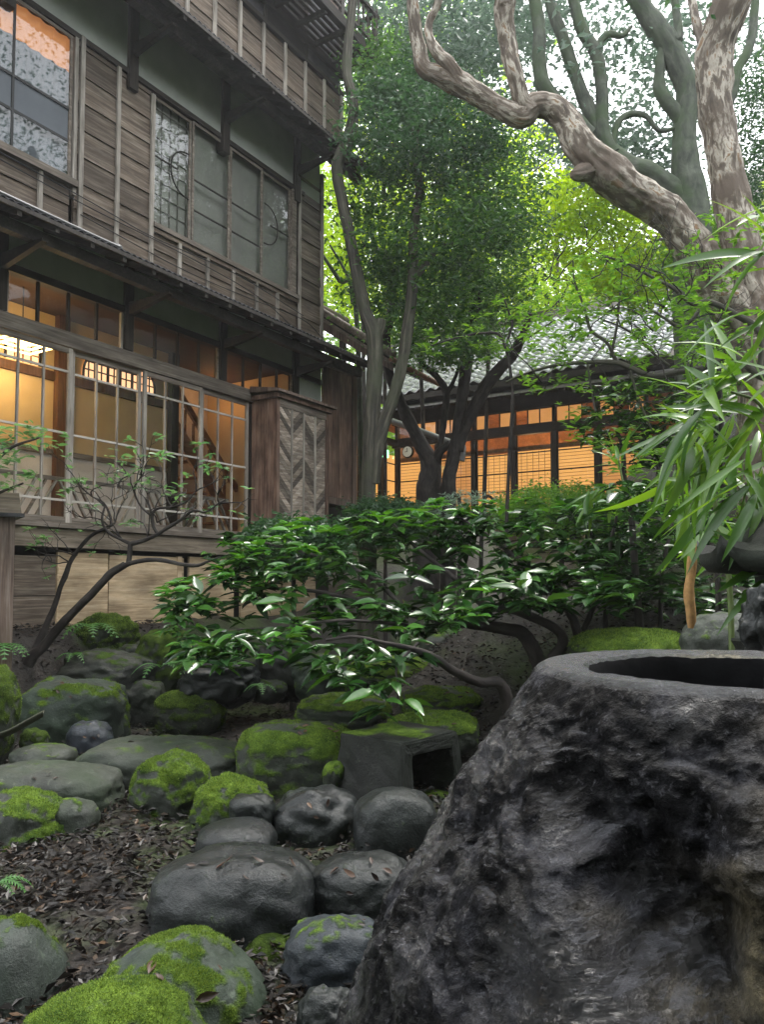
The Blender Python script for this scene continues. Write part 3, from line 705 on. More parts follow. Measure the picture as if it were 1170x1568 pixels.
# lamp in the room
def lampobj():
    c = (4.83, 7.5, 2.56)
    t = thing('ceiling_lamp', 'glowing wooden slatted ceiling lamp seen through the left glass door', 'lamp', fw(*c), ROTZ)
    mb = MB()
    for z in (-.05, .0, .05): mb.box(-.22, .22, -.2, -.185, z - .008, z + .008).box(-.22, .22, .185, .2, z - .008, z + .008).box(-.22, -.205, -.184, .184, z - .008, z + .008).box(.205, .22, -.184, .184, z - .008, z + .008)
    ob('lamp_slats', mb.mesh('lamp_slats'), M['bulb'], t)
    b = MB(); b.tube([(0, 0, -.06), (0, 0, -.02), (0, 0, .03), (0, 0, .06)], [.03, .06, .06, .03], 10); ob('bulb', b.mesh('bulb', (0, 0, 0), True), M['bulb'], t)
    ob('cord', MB().tube([(0, 0, .06), (0, 0, .6)], .006, 5).mesh('cord'), M['cable'], t)
    def pl(name, loc, e, col, r=.12):
        l = bpy.data.lights.new(name, 'POINT'); l.energy = e; l.color = col; l.shadow_soft_size = r
        o = bpy.data.objects.new(name, l); COL.objects.link(o); o.location = loc
    pl('lamp_light', fw(4.83, 7.45, 2.40), 9.5, (1, .70, .38))
    pl('stair_light', fw(8.5, 8.3, 2.9), 2.2, (1, .50, .22))
    pl('annex_light', fw(17.6, 9.2, 3.3), 22, (1, .58, .25), .2); pl('annex_light', fw(17.6, 6.6, 3.3), 22, (1, .58, .25), .2)
lampobj()

# ------------------------------------------------------------------ annex across the end of the garden
SA = 16.5; AB = (SA, 7.2, 1.0)
annex = thing('garden_annex', 'low tiled annex with glowing orange glazed front behind the trees', 'building', fw(*AB), ROTZ)
def ap(name, mb, m, parent=None, smooth=False, kind=None): return ob(name, mb.mesh(name, AB, smooth), M[m], parent or annex, kind)
def abox(name, m, *a, parent=None): return ap(name, MB().box(*a), m, parent)
AP = [3.70, 4.72, 5.69, 6.65, 7.65, 8.62, 9.77]
abox('base_wall', 'board', SA - .02, SA + .1, 3.0, 9.9, .4, 1.55)
abox('floor_beam', 'dark', SA - .06, SA + .1, 3.0, 9.9, 1.553, 1.66)
abox('lintel_beam', 'dark', SA - .07, SA + .08, 3.0, 9.9, 3.38, 3.58)
abox('head_beam', 'dark', SA - .06, SA + .08, 3.0, 9.9, 3.955, 4.6)
for p in AP: abox('post', 'dark_v', SA - .062, SA + .06, p - .05, p + .05, 1.664, 3.376); abox('post', 'dark_v', SA - .062, SA + .06, p - .04, p + .04, 3.584, 3.95)
for i, (p0, p1) in enumerate(zip(AP[:-1], AP[1:])):
    a, b = p0 + .053, p1 - .053
    fr = MB().box(SA - .03, SA, a, a + .035, 1.67, 3.37).box(SA - .03, SA, b - .035, b, 1.67, 3.37).box(SA - .029, SA - .001, a + .036, b - .036, 1.67, 1.72)
    win = ap('sliding_window', fr, 'dark_v')
    zs = [1.72, 2.10, 2.52, 2.95, 3.36]
    for z in zs[1:4]: abox('muntin', 'dark', SA - .028, SA - .004, a + .036, b - .036, z - .012, z + .012, parent=win)
    for z0, z1 in zip(zs[:-1], zs[1:]): abox('glass_pane', 'glass', SA - .018, SA - .014, a + .036, b - .036, z0 + .013, z1 - .013, parent=win)
    bl = abox('blind', 'blind' if i not in (0, 4) else 'blind2', SA + .12, SA + .13, a - .03, b + .03, 1.6, 3.02 if i not in (3,) else 3.0)
    for z in np.arange(1.7, 3.0, .075): abox('blind_slat', 'orange', SA + .108, SA + .119, a - .02, b + .02, z - .004, z + .004, parent=bl)
    if i in (2, 3, 4):
        for y in np.arange(a + .08, b, .14): abox('blind_cord', 'orange', SA + .104, SA + .1075, y - .005, y + .005, 1.62, 3.0, parent=bl)
    abox('valance_beam', 'orange', SA + .10, SA + .16, a - .04, b + .04, 3.03, 3.13)
    n = 3; w = (b - a) / n
    tw = ap('transom_window', MB().box(SA - .03, SA, a, b, 3.585, 3.61).box(SA - .03, SA, a, b, 3.925, 3.95), 'dark')
    for j in range(n):
        if j: abox('mullion', 'dark_v', SA - .029, SA - .001, a + j * w - .012, a + j * w + .012, 3.612, 3.924, parent=tw)
        abox('glass_pane', 'glass', SA - .018, SA - .014, a + j * w + .014, a + (j + 1) * w - .014, 3.613, 3.923, parent=tw)
        if (i + j) % 3 != 1: abox('paper', 'blind2', SA + .03, SA + .036, a + j * w, a + (j + 1) * w - .002, 3.6, 3.95, parent=tw)
abox('room_back', 'orange', SA + 2.2, SA + 2.3, 3.0, 11, 1.5, 4.3)
abox('room_floor', 'orange', SA + .1, SA + 2.2, 3.0, 11, 1.4, 1.5)
abox('room_ceiling', 'orange', SA + .1, SA + 2.2, 3.0, 11, 4.2, 4.3)
abox('end_wall', 'board', SA - .05, SA + 2.3, 2.9, 3.0, .4, 4.6)
# glazed corridor joining house and annex
for k, p in enumerate((11.2, 12.1, 13.0, 13.9, 14.8, 15.7)):
    abox('corridor_post', 'dark_v', p - .045, p + .045, 9.73, 9.83, 1.5, 4.2)
    fr = ap('corridor_window', MB().box(p + .05, p + .08, 9.76, 9.79, 1.65, 3.4).box(p + .82, p + .85, 9.76, 9.79, 1.65, 3.4), 'dark_v')
    for z in (2.1, 2.52, 2.95): abox('muntin', 'dark', p + .081, p + .819, 9.763, 9.787, z - .012, z + .012, parent=fr)
    abox('glass_pane', 'glass', p + .081, p + .819, 9.773, 9.777, 1.65, 3.4, parent=fr)
    abox('paper', 'blind', p + .0, p + .88, 9.90, 9.905, 1.6, 3.2, parent=fr)
abox('corridor_rail', 'dark', 11, SA - .07, 9.725, 9.835, 3.41, 3.56)
abox('corridor_base', 'dark', 11, SA - .07, 9.725, 9.835, .6, 1.64)
abox('corridor_back', 'orange', 11, SA + .1, 10.9, 11, 1.0, 4.2)
# hisashi: thin lower eave, and main tiled roof
ap('lower_eave', MB().hexa([(SA - .95, 2.7, 4.10), (SA - .95, 10.6, 4.10), (SA - .02, 10.6, 4.36), (SA - .02, 2.7, 4.36), (SA - .95, 2.7, 4.15), (SA - .95, 10.6, 4.15), (SA - .02, 10.6, 4.43), (SA - .02, 2.7, 4.43)]), 'bark_roof')
for y in np.arange(2.9, 10.5, .45): ap('eave_rafter', MB().bar((SA - .90, y, 4.07), (SA - .08, y, 4.30), .05, .055), 'dark')
RS, RZ, SL = 15.55, 4.46, .64
NR, TY, TW = 20, 12.2, .272
nrm = Vector((-SL, 0, 1)).normalized()
roof = ap('roof', MB().hexa([(RS + .03, 2.9, RZ - .12), (RS + .03, TY, RZ - .12), (RS + 5.3, TY, RZ - .12 + 5.27 * SL), (RS + 5.3, 2.9, RZ - .12 + 5.27 * SL), (RS + .03, 2.9, RZ - .03), (RS + .03, TY, RZ - .03), (RS + 5.3, TY, RZ - .03 + 5.27 * SL), (RS + 5.3, 2.9, RZ - .03 + 5.27 * SL)]), 'dark')
abox('fascia', 'dark', RS + .0, RS + .028, 2.9, TY, RZ - .16, RZ - .035, parent=roof)
def tile_mesh():
    n = 9; V = []
    for l in (0, 1):
        for t in (0, .02):
            for i in range(n):
                u = i / (n - 1); h = .034 * math.sin(u * 2 * math.pi - .6) + (.03 if l == 0 else .0)
                V.append((l * .30, u * (TW + .012) - TW / 2, h + .012 - t))
    q = []
    for i in range(n - 1):
        q += [(i, 2 * n + i, 2 * n + i + 1, i + 1), (i, i + 1, n + i + 1, n + i)]
    q += [(0, n, 3 * n, 2 * n), (n - 1, 3 * n - 1, 4 * n - 1, 2 * n - 1)]
    return np.array(V), np.array(q)
TV, TF = tile_mesh()
ca, sa_ = 1 / math.sqrt(1 + SL * SL), SL / math.sqrt(1 + SL * SL)
TVr = np.stack([TV[:, 0] * ca - TV[:, 2] * sa_, TV[:, 1], TV[:, 0] * sa_ + TV[:, 2] * ca], 1)
tme = np_mesh('tile', TVr, [TF], None, True); tme.materials.append(M['tile'])
spots = []
for r in range(NR):
    for c in range(int((TY - 3.0) / TW)):
        y = 3.05 + (c + .5) * TW; d = r * .235
        spots.append((RS + .0 + d * ca, y, RZ + d * sa_))
spots.sort(key=lambda p: abs(p[1] - 6.3) * .9 + (p[0] - RS) * .9)
rest = MB()
for i, p in enumerate(spots):
    q = (p[0] - AB[0] + rng.uniform(-.006, .006), p[1] - AB[1], p[2] - AB[2] + rng.uniform(-.004, .006))
    if i < 300:
        o = ob('tile', tme, None, roof); o.location = q
    else: rest.add(TVr + np.array(q) + np.array(AB), TF)
ap('tiles', rest, 'tile', roof, True, 'stuff')
# low roof by the house corner with copper gutter end
cr = thing('corridor_roof', 'small dark plank roof with bargeboard just past the house corner', 'roof', fw(10.5, 7, 3.4), ROTZ)
CB = (10.5, 7, 3.4)
def cp(name, mb, m, parent=None, smooth=False): return ob(name, mb.mesh(name, CB, smooth), M[m], parent or cr)
def slope(y): return 3.62 + (y - 6.3) * .70
cp('roof_deck', MB().hexa([(10.5, 6.3, 3.50), (11.7, 6.3, 3.50), (11.7, 8.0, slope(8.0) - .12), (10.5, 8.0, slope(8.0) - .12), (10.5, 6.3, 3.60), (11.7, 6.3, 3.60), (11.7, 8.0, slope(8.0) - .02), (10.5, 8.0, slope(8.0) - .02)]), 'dark')
cp('bargeboard', MB().hexa([(10.44, 6.28, 3.40), (10.49, 6.28, 3.40), (10.49, 8.05, slope(8.05) - .28), (10.44, 8.05, slope(8.05) - .28), (10.44, 6.28, 3.56), (10.49, 6.28, 3.56), (10.49, 8.05, slope(8.05) - .1), (10.44, 8.05, slope(8.05) - .1)]), 'board_v')
cp('verge_roll', MB().tube([(10.47, 6.25, 3.66), (10.47, 7.2, slope(7.2) + .05), (10.47, 8.1, slope(8.1) + .05)], .06, 8), 'rail', smooth=True)
cp('verge_trim', MB().bar((10.43, 6.3, 3.53), (10.43, 8.0, slope(8.0) - .08), .03, .05), 'rail')
cp('ridge_roll', MB().tube([(10.5, 8.05, slope(8.05) + .05), (11.7, 8.05, slope(8.05) + .05)], .08, 8), 'board', smooth=True)
cp('gutter', MB().tube([(10.3, 6.22, 3.55), (10.6, 6.2, 3.53), (11.9, 6.2, 3.50)], .045, 8), 'copper', smooth=True)
for x in np.arange(10.55, 11.65, .16): cp('roof_batten', MB().bar((x, 6.35, slope(6.35) - .145), (x, 7.95, slope(7.95) - .145), .03, .03), 'board')
cp('corner_post', MB().box(11.55, 11.65, 8.0, 8.1, -.2, 4.5), 'dark_v')
# rain pipe
def pipe():
    P = [at(600, 645, 14.5), at(640, 659, 14.2), at(688, 677, 13.9), at(703, 680, 13.8), at(709, 686, 13.75), at(707, 706, 13.75)]
    o = ob('rain_pipe', MB().tube(spline([p - P[0] for p in P], 4), .062, 8).mesh('rain_pipe', (0, 0, 0), True), M['pipe']); o.location = P[0]
    tag(o, 'grey rain pipe with a bent end sticking out between the tree stems', 'pipe')
pipe()
p = at(588, 694, 17.6)
t = thing('exit_sign', 'small glowing green exit light inside the corridor', 'sign', p, ROTZ)
ob('light_box', MB().box(-.16, .16, -.03, .03, -.09, .09).mesh('light_box'), M['exit'], t); ob('mount', MB().box(-.02, .02, -.02, .02, .091, .16).mesh('mount'), M['dark'], t)
p = at(625, 692, 18.4)
t = thing('wall_clock', 'round white wall clock between the posts of the annex', 'clock', p, ROTZ)
ob('case', MB().tube([(-.03, 0, 0), (.03, 0, 0)], .15, 20).mesh('case'), M['dark'], t); ob('face', MB().tube([(-.045, 0, 0), (-.031, 0, 0)], .125, 20).mesh('face'), M['white'], t)
ob('hand', MB().box(-.052, -.046, -.006, .006, 0, .09).box(-.052, -.046, 0, .06, -.006, .006).mesh('hand'), M['cable'], t)

# ------------------------------------------------------------------ stones
def ico(sub):
    import bmesh
    bm = bmesh.new(); bmesh.ops.create_icosphere(bm, subdivisions=sub, radius=1.0)
    V = np.array([v.co[:] for v in bm.verts]); Fc = np.array([[v.index for v in f.verts] for f in bm.faces]); bm.free(); return V, Fc
ICO = {k: ico(k) for k in (4, 5, 6)}
NS = [0]
ROCKS = []
def tufts(o, V, Fc, mask, n, size, R):
    A, B, C = V[Fc[:, 0]], V[Fc[:, 1]], V[Fc[:, 2]]
    nr = np.cross(B - A, C - A); ar = np.linalg.norm(nr, axis=1); nr = nr / np.maximum(ar, 1e-12)[:, None]
    cen = (A + B + C) / 3 + np.array(o.location); fac = -(nr * cen).sum(1) / np.linalg.norm(cen, axis=1)
    w = ar * (mask[Fc].mean(1) > .4) * mask[Fc].mean(1) ** 3 * (fac > -.25)
    if w.sum() <= 0: return
    pk = R.choice(len(Fc), n, p=w / w.sum()); u = R.rand(n, 1); v = R.rand(n, 1); fl = (u + v) > 1; u = np.where(fl, 1 - u, u); v = np.where(fl, 1 - v, v)
    P = A[pk] + u * (B[pk] - A[pk]) + v * (C[pk] - A[pk]); N_ = nr[pk]
    d = N_ + R.normal(size=(n, 3)) * .55 + np.array((0, 0, .3)); d /= np.linalg.norm(d, axis=1)[:, None]
    s_ = np.cross(d, R.normal(size=(n, 3))); s_ /= np.linalg.norm(s_, axis=1)[:, None]; L = size * R.uniform(.5, 1.4, (n, 1))
    T = np.stack([P - s_ * L * .2 - N_ * .001, P + s_ * L * .2 - N_ * .001, P + d * L], 1).reshape(-1, 3)
    ob('moss', np_mesh('moss', T, [np.arange(3 * n).reshape(n, 3)]), M['moss_tuft'], o, 'stuff')
def rock(label, l, t, r, b, Y, m='st_flat', p=2.6, rough=.10, sub=4, br=.8, rot=None, name='stone', group=None, fine=.012, tilt=0, mo=None, bare=0, tuft=0, tsize=.0065):
    NS[0] += 1; sd = NS[0]; R = np.random.RandomState(100 + sd)
    c = at((l + r) / 2, (t + b) / 2, Y); dist = c.length
    a = (r - l) / 2 * Y / F; bb = a * br; th = math.atan2(-c.z, math.hypot(c.x, c.y))
    hh = (b - t) / 2 * dist / F
    cz = math.sqrt(max(hh * hh - (bb * math.sin(th)) ** 2, (.45 * hh) ** 2)) / max(math.cos(th), .4)
    D, Fc = ICO[sub]
    q = (np.abs(D) ** p).sum(1) ** (-1 / p)
    V = D * q[:, None]
    n1 = fbm(V * 1.0 + sd * 5.1, 2); n2 = fbm(V * 3.2 + sd * 2.3, 3); rd = 1 - np.abs(fbm(V * 1.7 + sd * 9.1, 2))
    V = V * (1 + rough * n1 + rough * .38 * n2 - rough * .5 * (rd - .7))[:, None]
    if tilt: V[:, 2] += tilt * V[:, 0]
    low = V[:, 2] < -.2; V[low, 2] = -.2 + (V[low, 2] + .2) * 1.6
    U = V.copy()
    V = V * np.array([a, bb, cz])
    V += (D * (fine * fbm(V * 14 + sd, 4))[:, None])
    for _k in range(3):                       # real size and place such that its outline spans the measured width and top
        W = V + np.array(c); yc = W[:, 1] * math.cos(PITCH) + W[:, 2] * math.sin(PITCH)
        px = CX + F * W[:, 0] / yc; py = CY - F * (W[:, 2] * math.cos(PITCH) - W[:, 1] * math.sin(PITCH)) / yc
        kx = (r - l) / (px.max() - px.min()); V[:, 0] *= kx; V[:, 1] *= kx
        c.x += ((l + r) / 2 - (px.max() + px.min()) / 2) * Y / F; c.z -= (t - py.min()) * Y / F
    e1, e2 = V[Fc[:, 1]] - V[Fc[:, 0]], V[Fc[:, 2]] - V[Fc[:, 0]]; fn = np.cross(e1, e2); N_ = np.zeros_like(V)
    for k in range(3): np.add.at(N_, Fc[:, k], fn)
    N_ /= np.maximum(np.linalg.norm(N_, axis=1), 1e-12)[:, None]
    mo = MOSS[m] if mo is None else mo
    if mo > 0:
        nz = N_[:, 2] - bare * sm(N_[:, 2], .82, .96)
        thr = 1.28 - 1.34 * mo
        mk = sm(nz * .8 + .62 * fbm(U * 1.5 + sd * 3.3, 3) + .5 * fbm(U * 5 + sd, 4), thr - .34, thr + .34)
        V += N_ * (mk * (.002 + .008 * np.abs(fbm(V * 45 + sd, 3))) * min(1, a / .25))[:, None]
    else: mk = np.zeros(len(V))
    me = np_mesh(name, V, [Fc], None, True)
    at_ = me.attributes.new('moss', 'FLOAT', 'POINT'); at_.data.foreach_set('value', mk.astype(np.float32))
    o = ob(name, me, M[m]); o.location = c
    if tuft and mo > 0: tufts(o, V, Fc, mk, tuft, tsize, R)
    tag(o, label, 'stone', group); ROCKS.append(o); return o
rock('big round front stone with bright moss draped over its middle, at the bottom edge', 100, 1420, 415, 1690, 2.35, 'st_half', 2.4, .07, 6, .95, fine=.004, tuft=14000, tsize=.0058, mo=.46)
rock('lower mossy hump in front of the big round bottom stone', -10, 1494, 330, 1720, 2.0, 'st_moss', 2.3, .07, 6, .8, fine=.004, tuft=16000, tsize=.0058, mo=.72)
rock('smooth grey green stone cut off by the bottom left corner', -130, 1402, 112, 1680, 2.45, 'st_half', 2.4, .08, 5, .9, fine=.003, tuft=7000, tsize=.0058, mo=.30)
rock('large smooth dark stone with wet fallen leaves on its sloping top', 222, 1288, 500, 1452, 2.95, 'st_dark', 2.9, .09, 5, .75, fine=.003)
rock('flat dark dome stone below the two moss humps', 298, 1250, 425, 1312, 3.6, 'st_dark', 2.4, .07, 4, .9, fine=.003)
rock('rounded stone with thick yellow green moss and a dark hollow under its left side', 194, 1148, 330, 1255, 4.3, 'st_moss', 2.3, .14, 5, .9, tuft=9000, tsize=.0084)
rock('lower moss hump joined to the right of the hollow stone', 288, 1184, 420, 1285, 4.05, 'st_moss', 2.2, .14, 5, .9, tuft=8000, tsize=.0084)
rock('small dark round stone resting against the moss hump', 350, 1214, 422, 1262, 3.85, 'st_dark', 2.3, .08)
rock('long flat grey slab with moss along its right end', 112, 1124, 382, 1200, 5.0, 'st_flat', 2.8, .07, 5, .62, mo=.16)
rock('broad flat stepping stone at the left edge', -60, 1163, 192, 1248, 4.35, 'st_flat', 2.9, .06, 5, .7, mo=.12, bare=.3)
rock('small flat stone in front of the left stepping stone', 62, 1220, 154, 1278, 3.95, 'st_flat', 2.5, .10)
rock('low mossy green ground stone below the left stepping stone', -60, 1205, 118, 1312, 3.9, 'st_moss', 2.2, .16, 5, tuft=6000, tsize=.0084)
rock('thin pale green stone behind the left stepping stone', 12, 1138, 120, 1172, 5.3, 'st_flat', 2.5, .07)
rock('blue black wet stone with leaves on it', 98, 1102, 176, 1158, 5.75, 'st_blue', 2.4, .14)
rock('big square shouldered boulder with moss sliding down its front', 22, 1034, 202, 1135, 6.3, 'st_half', 3.4, .12, 5, .8, tuft=6000, tsize=.0097, bare=1.0, mo=.62)
rock('dome stone wrapped in even dark green moss', 232, 1055, 348, 1122, 6.7, 'st_full', 2.2, .08, 5, tuft=7000, tsize=.0084)
rock('tall mossy boulder cut off by the left edge', -80, 1018, 32, 1128, 5.4, 'st_full', 2.5, .1, 5, tuft=5000, tsize=.0091)
rock('little mossy stone under the curled bark strip', 28, 1114, 76, 1150, 5.7, 'st_full', 2.3, .1)
rock('large flat topped stepping stone with moss round its sides', 360, 1102, 548, 1208, 4.85, 'st_moss', 3.0, .06, 5, .8, tuft=9000, tsize=.0084, bare=1.0, mo=.86)
rock('low mossy slab behind the flat topped stepping stone', 450, 1060, 606, 1114, 6.0, 'st_moss', 2.7, .08, 5, tuft=4000, tsize=.0084, bare=.8)
rock('dark lumpy wet stone left of the smooth black one', 412, 1200, 555, 1300, 3.95, 'st_dark', 2.5, .16, 5, fine=.006)
rock('smooth black stone against the basin foot', 540, 1204, 672, 1318, 3.75, 'st_dark', 2.6, .06, 5, fine=.002)
rock('sloping wet stone tucked beside the basin', 470, 1300, 650, 1400, 3.0, 'st_dark', 2.4, .1, 5, fine=.005)
rock('blue grey stone with a mossy left cheek at the basin foot', 428, 1398, 600, 1512, 2.55, 'st_blue', 2.7, .12, 5, fine=.004, mo=.30)
rock('green filmed low stone behind the big bottom stone', 360, 1420, 480, 1515, 2.75, 'st_full', 2.4, .07, 5, fine=.003, mo=.75)
rock('wet black pebble stone in the bottom gap between stones', 450, 1506, 560, 1600, 2.2, 'st_dark', 2.3, .2, 5, fine=.006)
rock('small bright moss knob left of the carved block', 494, 1164, 534, 1206, 4.5, 'st_moss', 2.2, .1)
rock('long mossy stone under the drooping shrub twig', 590, 1088, 735, 1140, 5.0, 'st_moss', 2.6, .08, 5, tuft=4000, tsize=.0084)
rock('mossy stone with leaves on top left of the black branch end', 612, 1050, 742, 1100, 5.8, 'st_moss', 2.8, .08, 5, tuft=4000, tsize=.0091, bare=.6)
rock('bright mossy mound beneath the shrub branches', 525, 1004, 690, 1066, 6.8, 'st_moss', 2.4, .1, 5, tuft=5000, tsize=.0097)
rock('grey block stone with dry sheaths beside it', 716, 974, 812, 1014, 7.0, 'st_half', 3.0, .08)
rock('flat mossy stone below the grey block stone', 716, 1014, 800, 1052, 6.2, 'st_moss', 2.8, .07)
rock('wide flat grey slab strewn with brown leaves under the shrub', 640, 968, 735, 1008, 7.6, 'st_flat', 3, .05)
rock('olive mossy stone right of the shrub trunk', 836, 942, 965, 992, 7.6, 'st_full', 2.5, .08)
rock('yellow green moss bank just beyond the basin rim', 870, 962, 1075, 1030, 5.2, 'st_moss', 2.4, .06, 5, tuft=7000, tsize=.0117, mo=.9)
rock('smooth pale grey stone beyond the basin rim', 1040, 936, 1185, 1020, 4.4, 'st_flat', 2.3, .06, 5)
rock('rugged moss capped rock with fern in front of the foundation boards', 112, 938, 215, 1008, 7.5, 'st_full', 2.1, .26, 5, fine=.02, tuft=5000, tsize=.0117)
rock('mossy rock behind the small tree trunk', 62, 958, 150, 1012, 7.7, 'st_full', 2.5, .12)
rock('dark cracked bank rock above the square shouldered boulder', 85, 992, 245, 1054, 7.0, 'st_darkmoss', 2.8, .16, 5)
rock('dark little rock beside the fern', 170, 986, 232, 1030, 7.3, 'st_darkmoss', 2.6, .2)
rock('mossy sloping rock left of the big glossy shrub', 205, 962, 300, 1040, 7.2, 'st_full', 2.4, .16, 5)
rock('black hollowed rock under the left end of the glossy shrub', 270, 1004, 400, 1062, 6.8, 'st_dark', 2.4, .2, 5, fine=.012)
rock('grey bank rock under the middle of the glossy shrub', 390, 976, 480, 1050, 7.2, 'st_darkmoss', 2.6, .18, 5)
rock('greenish leaning rock right of the dark gap', 440, 1000, 540, 1062, 7.1, 'st_half', 2.6, .16, 5)
rock('dark bank rock filling the slope between the boulders', 180, 1040, 260, 1110, 6.8, 'st_darkmoss', 2.7, .2, 5)
rock('small grey rock at the water line under the shrub', 380, 1040, 440, 1068, 6.9, 'st_darkmoss', 2.5, .15)
rock('mossy green rock below the right hand bushes', 960, 920, 1050, 962, 7.4, 'st_full', 2.4, .12)
rock('rough black lava rock standing on the right behind the rim', 1128, 878, 1260, 1000, 1.95, 'st_dark', 2.6, .34, 5, fine=.04)

# carved hollow stone block
def block():
    c = at(612, 1172, 4.55)
    t = thing('carved_stone_block', 'square carved stone block with a dark square hole in its right face', 'stone block', c - Vector((0, 0, .22)), math.radians(-42))
    import bmesh
    w, d, h = .27, .30, .20
    def q(x, y, z): k = 1 - .14 * (z + h) / (2 * h); return (x * k, y * k, z + .22)
    # front left face plain, right face (y = -d in block frame) with hole
    mb = MB()
    V = [q(-w, -d, -h), q(w, -d, -h), q(w, d, -h), q(-w, d, -h), q(-w, -d, h), q(w, -d, h), q(w, d, h), q(-w, d, h)]
    hx0, hx1, hz0, hz1 = -d * .62, d * .70, -h * .8, h * .55
    H = [q(w, hx0, hz0), q(w, hx1, hz0), q(w, hx1, hz1), q(w, hx0, hz1)]
    I = [(-w * .5, p[1] * .95, p[2]) for p in H]
    V += H + I
    Fq = [(3, 2, 1, 0), (4, 5, 6, 7), (0, 1, 5, 4), (2, 3, 7, 6), (3, 0, 4, 7), (1, 2, 9, 8), (2, 6, 10, 9), (6, 5, 11, 10), (5, 1, 8, 11), (8, 9, 13, 12), (9, 10, 14, 13), (10, 11, 15, 14), (11, 8, 12, 15), (12, 13, 14, 15)]
    me = mb.add(V, Fq).mesh('block'); 
    bm = bmesh.new(); bm.from_mesh(me); bmesh.ops.bevel(bm, geom=bm.edges[:], offset=.018, segments=2, affect='EDGES', profile=.6)
    bmesh.ops.triangulate(bm, faces=bm.faces[:]); bmesh.ops.subdivide_edges(bm, edges=bm.edges[:], cuts=5, use_grid_fill=True)
    bmesh.ops.recalc_face_normals(bm, faces=bm.faces[:])
    co = np.array([v.co[:] for v in bm.verts]); nn = np.array([v.normal[:] for v in bm.verts]); kk = .010 * fbm(co * 6 + 3, 3) + .006 * fbm(co * 30, 3)
    for v, a_, q_ in zip(bm.verts, nn, kk): v.co += Vector(a_) * float(q_)
    bm.to_mesh(me); bm.free()
    mk = sm(nn[:, 2] * .7 + .8 * fbm(co * 4 + 9, 3), .55, .95); me.attributes.new('moss', 'FLOAT', 'POINT').data.foreach_set('value', mk.astype(np.float32))
    ob('block', me, M['st_block'], t)
    ob('base_slab', MB().box(-w * 1.25, w * 1.2, -d * 1.15, d * 1.1, -.16, -.015).mesh('base_slab'), M['st_dark'], t)
block()

# water basin hewn from a boulder
def basin():
    cx, cy = .645, 1.40; zr = -.150; zb = -1.36
    nA, nZ = 420, 300
    prof_z = np.concatenate([[zr], zr - np.linspace(.004, 1.2, nZ - 1) ** 1.0])
    R0 = np.interp(zr - prof_z, [0, .01, .03, .08, .16, .30, .45, .62, .85, 1.2], [.345, .362, .376, .41, .465, .555, .645, .715, .77, .72])
    A = np.linspace(0, 2 * math.pi, nA, endpoint=False)
    aa, zz = np.meshgrid(A, prof_z); rr = np.repeat(R0[:, None], nA, 1)
    dirx, diry = np.cos(aa), np.sin(aa)
    P = np.stack([dirx.ravel() * rr.ravel(), diry.ravel() * rr.ravel(), zz.ravel()], 1)
    dep = np.clip((zr - P[:, 2]) / .10, 0, 1)
    n1 = fbm(P * 2.2 + 3.1, 3); n2 = fbm(P * 7.0 + 9.0, 4); n3 = fbm(P * 26 + 2.0, 4); rid = 1 - np.abs(fbm(P * 12 + 40, 3))
    pit = np.clip(fbm(P * 34 + 7, 2) - .18, 0, 1); pit2 = np.clip(fbm(P * 15 + 27, 2) - .30, 0, 1)
    dr = dep * (.042 * n1 + .010 * n2 + .007 * n3 - .003 * rid - .012 * pit - .008 * pit2) + .002 * n3
    # broad dent in the front face
    fx = P[:, 0]; fz = P[:, 2]; fy = P[:, 1]
    g = np.exp(-(((fx + .30 + .25 * (fz + .40) + .05 * n2) / .055) ** 2 + ((fz + .42) / .13) ** 2)) * (fy < 0)
    dr -= .14 * g
    g2 = np.exp(-(((fx + .02) / .10) ** 2 + ((fz + .40) / .07) ** 2)) * (fy < 0); dr -= .02 * g2
    P[:, 0] += dirx.ravel() * dr; P[:, 1] += diry.ravel() * dr; P[:, 2] += dep * .012 * fbm(P * 9 + 70, 3)
    i = np.arange(nA * nZ).reshape(nZ, nA); j = np.roll(i, -1, 1)
    Fq = np.stack([i[1:].ravel(), j[1:].ravel(), j[:-1].ravel(), i[:-1].ravel()], 1)
    # rim and bowl
    RB = [(.335, .001), (.318, .002), (.30, .0), (.285, -.002), (.272, -.004), (.262, -.010), (.256, -.022), (.252, -.05), (.245, -.10), (.22, -.17), (.16, -.22), (.05, -.235), (.002, -.236)]
    V2 = []
    for r, z in RB:
        Q = np.stack([np.cos(A) * r, np.sin(A) * r, np.full(nA, zr + z)], 1)
        k = .003 * fbm(Q * 24 + 5, 3) + .004 * fbm(Q * 5 + 8, 2); Q[:, 2] += k; V2.append(Q)
    V2 = np.concatenate(V2); i2 = np.vstack([i[0][None], nA * nZ + np.arange(nA * len(RB)).reshape(len(RB), nA)]); j2 = np.roll(i2, -1, 1)
    F2 = np.stack([i2[:-1].ravel(), j2[:-1].ravel(), j2[1:].ravel(), i2[1:].ravel()], 1)
    V = np.concatenate([P, V2]); V[:, 2] -= zb
    t = thing('water_basin', 'big rough dark stone water basin with a round hollow in its flat top', 'water basin', (cx, cy, zb), 0)
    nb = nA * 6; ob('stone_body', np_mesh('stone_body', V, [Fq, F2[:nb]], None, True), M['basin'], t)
    ob('bowl', np_mesh('bowl', V, [F2[nb:]], None, True), M['bowl'], t)
    k = 64; an = np.linspace(0, 2 * math.pi, k, endpoint=False)
    W = [(math.cos(a) * .250, math.sin(a) * .250, zr - .105 - zb) for a in an] + [(0, 0, zr - .105 - zb)]
    ob('water', MB().add(W, None, [(k, q, (q + 1) % k) for q in range(k)]).mesh('water'), M['water'], t)
basin()

